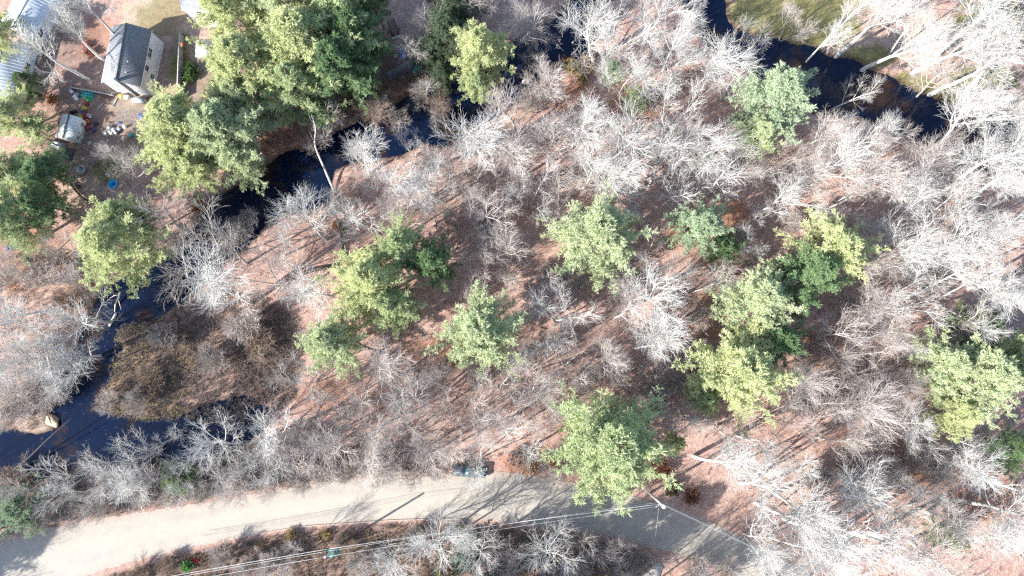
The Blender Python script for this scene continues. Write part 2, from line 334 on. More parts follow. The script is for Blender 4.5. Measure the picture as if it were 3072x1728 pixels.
# road: crowned sheet of pale sandy asphalt with a raised berm along the south edge
rm = bpy.data.materials.new('sandy_asphalt'); rm.use_nodes = True; t_ = rm.node_tree; N = t_.nodes; L = t_.links; bs = N['Principled BSDF']
bs.inputs['Roughness'].default_value = .9; bs.inputs['Specular IOR Level'].default_value = .2; tc = N.new('ShaderNodeTexCoord')
uvn = N.new('ShaderNodeAttribute'); uvn.attribute_name = 'across'
trk = ramp(uvn.outputs['Fac'], (0, (.7, .7, .7)), (.12, (.25, .25, .25)), (.27, (0, 0, 0)), (.4, (.5, .5, .5)), (.6, (.45, .45, .45)), (.74, (0, 0, 0)), (.88, (.3, .3, .3)), (1, (.8, .8, .8)))
ca_ = ramp(nz(5, 8, .8), (.3, (.25, .235, .21)), (.5, (.285, .268, .24)), (.7, (.32, .30, .27))); cb_ = ramp(nz(3, 8, .75, 5), (.3, (.33, .30, .25)), (.7, (.40, .365, .31)))
cc = mix(trk, ca_, cb_); cc = mix(ramp(nz(.35, 6, .7, 2), (.4, (0, 0, 0)), (.62, (.7, .7, .7))), cc, cb_)
edge = ramp(uvn.outputs['Fac'], (0, (1, 1, 1)), (.05, (.75, .75, .75)), (.13, (.3, .3, .3)), (.2, (.12, .12, .12)), (.85, (.1, .1, .1)), (.93, (.45, .45, .45)), (1, (1, 1, 1)))
ef = math_('MULTIPLY', edge, ramp(nz(2.2, 7, .8, 17), (.4, (0, 0, 0)), (.6, (1, 1, 1)))); cc = mix(ef, cc, ramp(nz(9, 4, .7), (.35, (.16, .10, .085)), (.65, (.40, .30, .26))))
cc = mix(ramp(nz(1.6, 3, .6, 50), (.62, (0, 0, 0)), (.68, (.35, .35, .35))), cc, ca_)
L.new(cc, bs.inputs['Base Color']); bp = N.new('ShaderNodeBump'); bp.inputs['Strength'].default_value = .3; bp.inputs['Distance'].default_value = .03
L.new(nz(8, 6), bp.inputs['Height']); L.new(bp.outputs[0], bs.inputs['Normal'])
K = 13; V = []; A = []
for i in range(240):
    for j in range(K):
        f = j/(K-1); p = RN[i]*(1-f)+RS[i]*f
        e = .22*(math.sin(i*.9)+math.sin(i*2.3+1))*(1 if j == 0 else (-1 if j == K-1 else 0))*.5
        p = p+(RN[i]-RS[i])/np.linalg.norm(RN[i]-RS[i])*e
        V.append((p[0], p[1], .02+.09*math.sin(math.pi*f))); A.append(f)
I = (np.arange(239)[:, None]*K+np.arange(K-1)).ravel()
me = make_mesh('road', V, [np.c_[I, I+K, I+K+1, I+1]], [rm], True)
aa = me.attributes.new('across', 'FLOAT', 'POINT'); aa.data.foreach_set('value', A); link('road', me)['kind'] = 'structure'
mb = MB()      # asphalt berm
ii = [i for i in range(240) if 92 < i < 152]
mb.tube([(RS[i][0], RS[i][1]+.1, .0) for i in ii], .14, 8)
o = mb.build('road_berm', rm, smooth=True); o['kind'] = 'structure'

# ---------------------------------------------------------------- vectorised branching
def norm(v): return v/(np.linalg.norm(v, axis=-1, keepdims=True)+1e-9)
def spawn(P, R, m, t0, t1, ang, L_, n, up, wob, rr, g, shape=None, tip=.35, angv=.25, lvar=.3):
    """m children on every parent polyline P (N,k,3) -> (N*m,n,3),(N*m,n)"""
    Np, k = P.shape[:2]; t = t0+(t1-t0)*(np.arange(m)[None]+g.uniform(0, 1, (Np, m)))/m
    x = t*(k-1); i = np.clip(x.astype(int), 0, k-2); f = (x-i)[..., None]; r_ = np.arange(Np)[:, None]
    p = P[r_, i]*(1-f)+P[r_, i+1]*f; T = norm(P[r_, i+1]-P[r_, i]); rad = (R[r_, i]*(1-f[..., 0])+R[r_, i+1]*f[..., 0])
    az = (np.arange(m)*2.399)[None]+g.uniform(0, 6.28, (Np, 1))+g.normal(0, .4, (Np, m))
    ref = np.where(np.abs(T[..., 2:3]) > .9, np.array([1., 0, 0]), np.array([0, 0, 1.])); u = norm(np.cross(T, ref)); v = np.cross(T, u)
    perp = np.cos(az)[..., None]*u+np.sin(az)[..., None]*v
    a = ang*(1+g.normal(0, angv, (Np, m)))[..., None]; d = norm(np.cos(a)*T+np.sin(a)*perp)
    Ln = L_*(1+g.uniform(-lvar, lvar, (Np, m)))*(shape(t) if shape else (1.15-.55*t)); Ln = np.maximum(Ln, .1)
    Q = np.zeros((Np, m, n, 3)); Q[:, :, 0] = p; curl = g.normal(0, 1, (Np, m, 3))*wob*.5
    for s in range(1, n):
        d = norm(d+np.array([0, 0, up])+g.normal(0, 1, (Np, m, 3))*wob+curl); Q[:, :, s] = Q[:, :, s-1]+d*(Ln/(n-1))[..., None]
    r0 = np.minimum(rad*rr, rad); RR = r0[..., None]*np.linspace(1, tip, n)
    return Q.reshape(-1, n, 3), RR.reshape(-1, n)
def tubes(sets, k, rmin=.012):
    Vs, Fs, o = [], [], 0
    for P, R in sets:
        R = np.maximum(R, rmin); Np, n = P.shape[:2]; T = norm(np.gradient(P, axis=1)); ref = np.where(np.abs(T[..., 2:3]) > .9, np.array([1., 0, 0]), np.array([0, 0, 1.]))
        U = norm(np.cross(T, ref)); W = np.cross(T, U); a = np.arange(k)*2*np.pi/k
        V = P[:, :, None]+R[:, :, None, None]*(np.cos(a)[:, None]*U[:, :, None]+np.sin(a)[:, None]*W[:, :, None])
        idx = np.arange(Np*n*k).reshape(Np, n, k); A, B = idx[:, :-1], idx[:, 1:]
        Fs.append(np.stack([A, np.roll(A, -1, 2), np.roll(B, -1, 2), B], -1).reshape(-1, 4)+o); Vs.append(V.reshape(-1, 3)); o += Np*n*k
    return np.concatenate(Vs), np.concatenate(Fs)

BR = {}
def bare_proto(i, H=14., R=5., trunk_t=.5, nl=8, a1=.8, up1=.1, lean=0, stems=1, dens=1.0, droop=0):
    g = np.random.default_rng(100+i); Ps, Rs = [], []
    for s in range(stems):
        n = 9; P = np.zeros((1, n, 3)); a = g.uniform(0, 6.28) if stems == 1 else s*6.28/stems+g.uniform(-.4, .4); ln = lean if stems == 1 else .34
        d = np.array([math.cos(a)*ln, math.sin(a)*ln, 1.]); d /= np.linalg.norm(d)
        p = np.array([math.cos(a)*.15*(stems > 1), math.sin(a)*.15*(stems > 1), -.4]); P[0, 0] = p
        for q in range(1, n):
            d = norm(d+g.normal(0, .055, 3)+np.array([0, 0, .02])); p = p+d*(H*.86/(n-1)); P[0, q] = p
        Ps.append(P); Rs.append((.0155*H/(stems**.35))*np.linspace(1, .2, n)[None]**.9)
    P = np.concatenate(Ps); Rr = np.concatenate(Rs); m1 = max(3, int(nl/(stems**.6)))
    l1 = spawn(P, Rr, m1, trunk_t*.6, .95, a1, R*1.05, 8, up1, .06, .6, g, shape=lambda t: 1.2-.7*t, tip=.25)
    l2 = spawn(*l1, 7, .22, .97, .5, R*.56, 6, .05-droop, .06, .45, g, tip=.3, angv=.3)
    l2b = spawn(P, Rr, 7, .72, .99, .5, R*.5, 6, .05, .06, .45, g, tip=.3)
    l3 = spawn(*(np.concatenate([a, b]) for a, b in zip(l2, l2b)), int(5*dens+.5), .12, .98, .48, R*.33, 5, .03-droop, .07, .5, g, tip=.4, angv=.3)
    l4 = spawn(*l3, int(4*dens), .15, 1., .45, R*.19, 3, .03-droop, .07, .7, g, tip=.6, angv=.3)
    ext = float(np.percentile(np.hypot(l4[0][:, -1, 0], l4[0][:, -1, 1]), 90)); BR[i] = ext
    V, F = tubes([(P, Rr)], 8); V2, F2 = tubes([l1], 5, .032)
    trunk = make_mesh('bare_trunk', np.concatenate([V, V2]), [np.concatenate([F, F2+len(V)])], [M['bark']], True)
    V, F = tubes([l2, l2b], 3, .02); V3, F3 = tubes([l3], 3, .0115); V2, F2 = tubes([l4], 3, .0068)
    V, F = np.concatenate([V, V3]), np.concatenate([F, F3+len(V)])
    crown = make_mesh('bare_crown', np.concatenate([V, V2]), [np.concatenate([F, F2+len(V)])], [M['twig']])
    return trunk, crown
BARE = [bare_proto(0), bare_proto(1, a1=.95, up1=.14, trunk_t=.4, dens=.78), bare_proto(2, stems=2, nl=9, dens=.78), bare_proto(3, stems=3, nl=8, trunk_t=.4, dens=.78), bare_proto(4, trunk_t=.62, a1=.6, lean=.12, dens=.78),
        bare_proto(5, trunk_t=.55, nl=10, a1=1.0, up1=.05, droop=.05), bare_proto(6, nl=9, a1=.7, lean=.15), bare_proto(7, stems=2, nl=10, a1=.75, trunk_t=.65),
        bare_proto(14, nl=5, a1=.75, lean=.35, trunk_t=.3, dens=.9), bare_proto(15, stems=4, nl=9, trunk_t=.3, dens=.78, a1=.6), bare_proto(16, nl=6, a1=1.1, up1=.18, trunk_t=.3, dens=.8), bare_proto(17, nl=12, a1=.45, trunk_t=.5)]
TALL = [bare_proto(8, H=18, R=4.6, trunk_t=.8, nl=9, a1=.62, up1=.14, lean=.06), bare_proto(9, H=18, R=4.6, trunk_t=.85, stems=2, nl=10, a1=.6, up1=.12), bare_proto(10, H=18, R=4.4, trunk_t=.95, nl=8, a1=.7, lean=.1)]
SHRUB = [bare_proto(11, H=3.2, R=2.2, stems=5, nl=12, trunk_t=.2, a1=.7, dens=.8), bare_proto(12, H=3.2, R=2.4, stems=6, nl=12, trunk_t=.15, a1=.9, dens=.8)]

# ---------------------------------------------------------------- evergreens
def tufts(P, R_, m, nl, wd, g, spread=1.0, upb=.35):
    """needle sprays: thin triangles around twig polylines"""
    Np, k = P.shape[:2]; t = g.uniform(.1, 1, (Np, m)); x = t*(k-1); i = np.clip(x.astype(int), 0, k-2); f = (x-i)[..., None]; r_ = np.arange(Np)[:, None]
    p = P[r_, i]*(1-f)+P[r_, i+1]*f; T = norm(P[r_, i+1]-P[r_, i]); d = norm(T*.8+g.normal(0, 1, T.shape)*spread*.6+np.array([0, 0, upb]))
    s = norm(np.cross(d, g.normal(0, 1, d.shape))); ln = nl*g.uniform(.6, 1.25, (Np, m, 1))
    V = np.stack([p-s*wd*.5, p+s*wd*.5, p+d*ln+s*wd*.22, p+d*ln-s*wd*.22], 2).reshape(-1, 3)
    F = np.arange(len(V)).reshape(-1, 4); return V, F
PR = {}
def pine_proto(i, H=20., R=6., base=.28, m=95, dense=1.0, tiers=0, lobe=0):
    g = np.random.default_rng(300+i); n = 12; P = np.zeros((1, n, 3)); d = np.array([0, 0, 1.]); p = np.array([0, 0, -.4]); P[0, 0] = p
    for q in range(1, n):
        d = norm(d+g.normal(0, .02, 3)); p = p+d*(H/(n-1)); P[0, q] = p
    Rr = (.016*H)*np.linspace(1, .08, n)[None]
    ph = g.uniform(0, 6.28)
    prof = lambda t: np.clip(np.sin(np.clip((t-base*.75)/(1-base*.75), 0, 1)**.8*np.pi*.86+.45), .12, 1)*(1+.22*np.sin(t*37+ph))
    l1 = spawn(P, Rr, m, base, .985, 1.32, R*.98, 7, .035, .05, .33, g, shape=prof, tip=.2, angv=.1, lvar=.28)
    l2 = spawn(*l1, 13, .22, 1., .7, R*.22, 4, .05, .08, .55, g, tip=.4, shape=lambda t: 1.15-.75*t)
    l3 = spawn(*l2, 4, .2, 1., .7, R*.12, 3, .1, .12, .6, g, tip=.5)
    V, F = tubes([(P, Rr)], 8); trunk = make_mesh('pine_trunk', V, [F], [M['pinebark']], True)
    V, F = tubes([l1], 3, .015); V2, F2 = tubes([l2], 3, .01)
    limbs = make_mesh('pine_limbs', np.concatenate([V, V2]), [np.concatenate([F, F2+len(V)])], [M['pinebark']])
    A = tufts(*l3, int(15*dense), .29, .06, g); B = tufts(*l2, int(24*dense), .3, .06, g); C_ = tufts(l1[0][:, 3:], None, int(22*dense), .3, .06, g)
    V = np.concatenate([A[0], B[0], C_[0]]); F = np.arange(len(V)).reshape(-1, 4); PR[i] = float(np.percentile(np.hypot(V[:, 0], V[:, 1]), 98))
    return trunk, limbs, make_mesh('pine_needles', V, [F], [M['needle']])
PINE = [pine_proto(0, m=78), pine_proto(1, base=.35, m=70), pine_proto(2, base=.2, m=105), pine_proto(3, m=74), pine_proto(4, base=.3, m=88)]

# leafy shrub: short stems with small leaves
def leafy_proto(i, H=2.4, R=1.7, dens=1.0):
    g = np.random.default_rng(500+i); P = np.zeros((5, 4, 3)); a = np.arange(5)*1.257
    for q in range(4): P[:, q] = np.c_[np.cos(a)*(.1+.22*q*R/1.7), np.sin(a)*(.1+.22*q*R/1.7), np.full(5, q*H/4.5-.15)]
    Rr = np.tile(np.linspace(.04, .02, 4), (5, 1)); l1 = spawn(P, Rr, 9, .1, 1, .8, R*.7, 4, .05, .15, .7, g); l2 = spawn(*l1, 6, .2, 1, .8, R*.3, 3, .05, .15, .7, g)
    V, F = tubes([(P, Rr), l1], 3); st = make_mesh('shrub_stems', V, [F], [M['pinebark']]); A = tufts(*l2, int(9*dens), .16, .12, g, 2.0); B = tufts(*l1, int(10*dens), .16, .12, g, 2.0)
    V = np.concatenate([A[0], B[0]]); return st, make_mesh('shrub_leaves', V, [np.arange(len(V)).reshape(-1, 4)], [M['leaf']])
LEAFY = [leafy_proto(0), leafy_proto(1, 2.2, 2.1)]

W_, P_, G_, B_ = (.55, .54, .515), (.49, .44, .41), (.38, .35, .325), (.25, .19, .15)
TONE = {'W': W_, 'P': P_, 'G': G_, 'B': B_}
K2 = 3072/2576.
# ---------------------------------------------------------------- trees (positions read in the 2576 px wide view)
LAND = [('the big roadside pine', 1520, 1110), ('the wide central pine', 985, 710), ('the star-shaped lower pine', 1215, 830), ('the round mid-forest pine', 1490, 600), ('the small bluish pine', 1740, 580),
        ('the dark two-toned pine', 2030, 700), ('the yellow-green lower pine', 1860, 900), ('the river-bend pine', 1930, 290), ('the lone creek pine', 1212, 150), ('the spiky creek-bank pine', 320, 630),
        ('the big yellowish pine', 520, 350), ('the parked dark vehicle', 1190, 1185), ('the transformer pole', 1655, 1262), ('the bare utility pole', 840, 1380), ('the brown marsh thicket', 500, 900),
        ('the grassy creek hummock', 120, 1055), ('the blue wading pool', 285, 465), ('the small grey shed', 185, 325), ('the steep white-walled house', 345, 150), ('the black forest puddle', 2085, 1195),
        ('the right-edge evergreen', 2400, 950), ('the grassy far bank', 2000, 60), ('the wide right-hand river', 2420, 330), ('the yellow shrubs', 1450, 180), ('the rusty roadside shrub', 1310, 1160),
        ('the orange ground clearing', 2400, 1225), ('the floating pale log', 335, 790), ('the loaded flat trailer', 995, 80), ('the narrow creek bend', 740, 440), ('the white gravel apron', 1640, 1430), ('the lower right corner', 2560, 1430), ('the upper right corner', 2560, 20), ('the lower left corner', 20, 1430)]
SECT = ['right', 'upper right', 'top side', 'upper left', 'left', 'lower left', 'bottom side', 'lower right']
ORD = ['first', 'second', 'third', 'fourth', 'fifth', 'sixth', 'seventh', 'eighth', 'ninth', 'tenth', 'eleventh', 'twelfth', 'thirteenth', 'fourteenth', 'fifteenth', 'sixteenth', 'seventeenth']
TW = {'W': 'silvery', 'P': 'pinkish', 'G': 'greyish', 'B': 'brown'}
PLACED = []
def autolabel(items, noun):
    groups = {}
    for o, cx, cy, size, tone in items:
        k = min(range(len(LAND)), key=lambda i: (LAND[i][1]-cx)**2+(LAND[i][2]-cy)**2); dx, dy = cx-LAND[k][1], LAND[k][2]-cy
        s = int(round(math.atan2(dy, dx)/(math.pi/4))) % 8; groups.setdefault((k, s), []).append((math.hypot(dx, dy), o, size, tone))
    for (k, s), l in groups.items():
        l.sort(key=lambda q: q[0])
        for j, (d, o, size, tone) in enumerate(l):
            o['label'] = f"{size} {TW[tone]} {noun}, {ORD[min(j,16)]} to the {SECT[s]} of {LAND[k][0]}"
BITEMS = []; SITEMS = []
def bare(cx, cy, R, tone='W', kind=None, h=None, auto=True, zc=.66):
    g = random.Random(int(cx*31+cy*17+R)); Rm_ = R*.0715
    tall = kind == 'T'
    if h is None: h = min(max(Rm_*2.9, 7.5), 17.5) if not tall else 18+2*g.random()
    x, y = at(cx*K2, cy*K2, zc*h); pi = (8+g.randrange(3)) if tall else g.choice([0, 1, 2, 3, 4, 5, 6, 7, 14, 15, 16, 17])
    tr, cr = TALL[pi-8] if tall else BARE[pi if pi < 8 else pi-6]; H0, R0 = (18 if tall else 14), BR[pi]
    o = empty('bare_tree', (x, y, min(gz(x, y), .3) if swater(x, y) > 0 else -.7), g.uniform(0, 6.28)); s = Rm_*1.06/R0; o.scale = (s, s, h/H0)
    c = np.array(TONE[tone])*g.uniform(.88, 1.08); c = tuple(c)
    link('trunk', tr, o, color=tuple(v*.95 for v in c)); link('crown', cr, o, color=c)
    tag(o, None, 'tree', 'bare deciduous trees in the woods')
    PLACED.append((x, y, Rm_))
    if auto: BITEMS.append((o, cx, cy, ('tall' if tall else 'broad' if R >= 85 else 'small' if R < 55 else 'mid-sized'), tone))
    return o
BT = """1500,70,85,W 1550,60,85,W 1640,40,80,W  1595,120,70,W  1750,30,60,W 1820,120,85,W 1885,110,55,W 1350,50,70,G 1290,25,60,G 1215,25,60,G 1075,70,60,G 1050,120,55,G 1330,150,45,G
1680,180,85,W  1640,210,60,W 1850,200,60,W 2000,50,50,P 2110,60,75,W,T 2190,50,80,W,T 2260,90,85,W,T  2400,100,90,W,T 2470,50,90,W,T 2550,30,90,W,T 2460,150,85,W,T  2540,240,90,W,T   2380,190,60,P
2150,225,52,W 2440,330,95,W,T 2510,330,95,W,T 2560,400,80,W,T  2115,345,60,W 2215,365,72,W 2060,335,60,P 2270,350,55,P 2330,390,60,P 2020,380,50,G
1170,320,92,W 1300,290,70,P 1350,235,60,P 1400,205,60,P 1250,250,50,P 900,400,62,W 960,440,72,W 1030,368,40,W 1090,385,50,W 1240,400,75,W 1320,400,70,P 1040,480,70,W 770,570,85,W 1380,370,75,P 1450,310,80,W 1530,370,90,W 1620,330,100,W 1700,300,100,W 1780,360,80,W
1660,420,95,W 1560,450,75,W 1730,450,75,W 1480,430,75,W 1610,500,60,W 1820,450,70,W 1880,430,60,G 1960,400,60,G 1940,510,60,W 2020,480,65,W 2100,430,75,W 2180,400,70,P 2250,460,72,P 2330,460,72,W 2400,430,75,W 2480,430,85,W,T 2550,460,80,W,T 1390,290,60,P 1300,360,50,P
2200,520,62,P 2280,540,82,W 2360,550,85,W 2440,510,80,W,T 2530,550,85,W,T 2250,640,72,W 2160,480,60,P 2340,640,75,W 2420,620,85,W,T 2520,650,90,W,T 2210,750,58,P 2280,760,75,W 2380,730,90,W 2470,740,85,W,T 2560,760,80,W,T 2110,830,70,P 2160,900,70,P 2230,850,65,P 2310,830,60,W 2070,940,55,P 2180,680,50,P
1220,530,72,P 1330,480,72,W 1250,600,60,G 1170,460,72,P 1100,470,75,W 920,560,70,W 1010,560,60,P 1190,690,50,P 1280,640,60,P 1340,740,65,P 1400,790,85,W 1460,850,62,W 1560,790,70,P 1630,730,85,W 1690,820,72,W 1610,870,70,W 1700,880,60,P 1510,900,62,P 1420,910,62,P 1340,930,70,P 1250,980,70,P
1300,1050,72,P 1340,990,62,W 1430,970,55,P 990,940,62,P 1060,880,40,G 1120,980,60,P 1040,1020,72,P 940,1000,70,P 1180,1040,70,P 1110,1100,62,G 1020,1090,70,G 930,1080,62,G 860,1030,62,G 755,960,62,W 850,960,50,P 1390,1050,55,P 1410,520,60,P 1650,620,55,P 1820,700,55,P 1905,565,45,W 1885,610,40,W 1770,720,60,W 1700,700,55,W
460,610,115,G 565,745,82,W 640,690,75,P 740,690,75,P 770,800,55,W 800,730,60,W 670,620,60,P 560,640,70,G 390,600,60,G 80,750,105,W 160,800,85,W 40,850,90,W 130,930,75,W 50,960,90,P 150,630,52,G 90,640,50,G 30,640,60,G 190,700,55,P 170,890,60,W 220,800,50,G
300,1160,72,W 400,1100,48,W 240,1205,62,W 480,1162,50,W 545,1128,70,W 620,1103,75,W 690,1090,80,W 650,1160,70,W 740,1120,62,P 800,1100,70,G 850,1150,62,P 570,1190,62,G 130,1215,60,W 190,1270,50,G 330,1240,52,W 420,1210,62,G 460,1215,42,W 920,1150,60,P 1000,1150,52,G 1080,1150,60,P 740,1180,55,P 60,1240,55,G
1200,1165,62,W 1290,1090,62,W 1350,1130,62,W 1150,1120,50,P 1790,1170,78,W,T 1740,1040,60,G 1830,1080,60,P 1900,1110,72,W 1960,1060,72,P 2050,1020,75,P 1900,1180,70,P 1980,1220,80,W,T 1910,1245,80,W 1960,1300,100,W 2040,1345,90,W 1930,1390,85,W 1990,1250,70,W,T  2000,1400,85,W,T 2100,1390,85,W,T
2090,1265,55,P 2190,1230,72,W 2250,1280,72,W 2200,1370,82,W,T 2300,1390,82,P,T 2400,1410,82,W,T 2450,1330,72,P,T 2500,1410,82,W,T 2550,1300,72,W,T 2500,1190,75,W,T 2560,1220,70,W,T 2310,1080,62,W 2370,1130,50,W 2150,1050,72,P 2240,990,60,P 2240,1070,62,P 2100,1110,60,P 2180,1140,52,P 2430,1090,60,W 1990,970,60,P
1000,1380,60,W 1090,1390,80,W 1210,1405,62,W 950,1425,45,W 1370,1380,70,W 1480,1400,62,P 1560,1420,52,P 1320,1425,50,P 1180,1340,50,W 1700,1440,45,P 1790,1430,55,P 730,1410,40,P 1280,1360,45,P
150,70,62,W,T 105,120,60,W,T 340,320,50,G 310,395,58,G 330,430,60,G 800,320,60,G 930,265,50,B 210,30,50,W,T 1120,270,40,B 240,620,48,P 100,190,42,G 1060,225,45,G 1700,100,85,W 1445,45,60,W 1765,180,65,W 1570,185,60,W 1505,145,52,P 2340,50,75,W,T 2550,150,85,W,T 2300,420,70,P 2120,500,60,P 2060,440,60,P 2450,590,70,W 2560,700,75,W,T 2400,810,60,P 2330,590,60,P 2200,590,55,P 2130,560,50,P 2250,940,60,P 2180,820,60,P 2320,920,55,G 2300,1230,60,W 2380,1200,50,P 2150,1330,75,W 2250,1350,70,P 2350,1300,60,W 1520,440,65,W 1590,380,70,W 1400,440,60,P 1850,390,60,W 1680,370,75,W 1260,340,60,P 1120,420,55,P 990,500,60,P 1080,540,55,P"""
for ln in BT.split():
    q = ln.split(','); bare(float(q[0]), float(q[1]), float(q[2]), q[3], q[4] if len(q) > 4 else None)
autolabel(BITEMS, 'bare tree')
# trees below and left of the frame whose shadows cross the road
OFFS = [(27, -36, 15, 'b'), (-20, -36.5, 17, 'b'), (-13, -36, 19, 'p'), (-8, -39, 21, 'p'), (-2, -36, 20, 'b'), (1, -37, 21, 'p'), (9, -35.5, 16, 'b'), (13.5, -38, 15, 'b'), (17, -36, 16, 'b'), (21, -37, 16, 'b'), (36, -41, 17, 'b'),
        (-8, -46, 21, 'p'), (18, -47, 20, 'b'), (-26, -38, 12, 'b'), (-108, -38, 17, 'b'), (-115, -34, 19, 'p'), (-112, -43, 20, 'p'), (-122, -38, 20, 'p'), (-104, -45, 16, 'b'), (-118, -27, 17, 'b')]
for i, (x, y, h, k) in enumerate(OFFS):
    pass_ = (x, y, h, k); PLACED.append((x, y, 4))
    o = empty('pine_tree' if k == 'p' else 'bare_tree', (x, y, 0), i*1.7)
    if k == 'p':
        s = h/20; o.scale = (s*.8, s*.8, s); a, b, c = PINE[i % 5]; link('trunk', a, o); link('limbs', b, o); link('crown', c, o, color=(.2, .25, .1))
        tag(o, f'tall pine out of frame, {ORD[i % 17]} along the lower edge, ' + ('near the left corner' if x < -90 else 'shading the road'), 'tree', 'pines outside the lower picture edge')
    else:
        s = h/14; o.scale = (s, s, s); a, b = BARE[i % 8]; link('trunk', a, o, color=G_); link('crown', b, o, color=W_)
        tag(o, f'bare tree out of frame, {ORD[i % 17]} along the lower edge, ' + ('near the left corner' if x < -90 else 'beside the road'), 'tree', 'bare trees outside the lower picture edge')

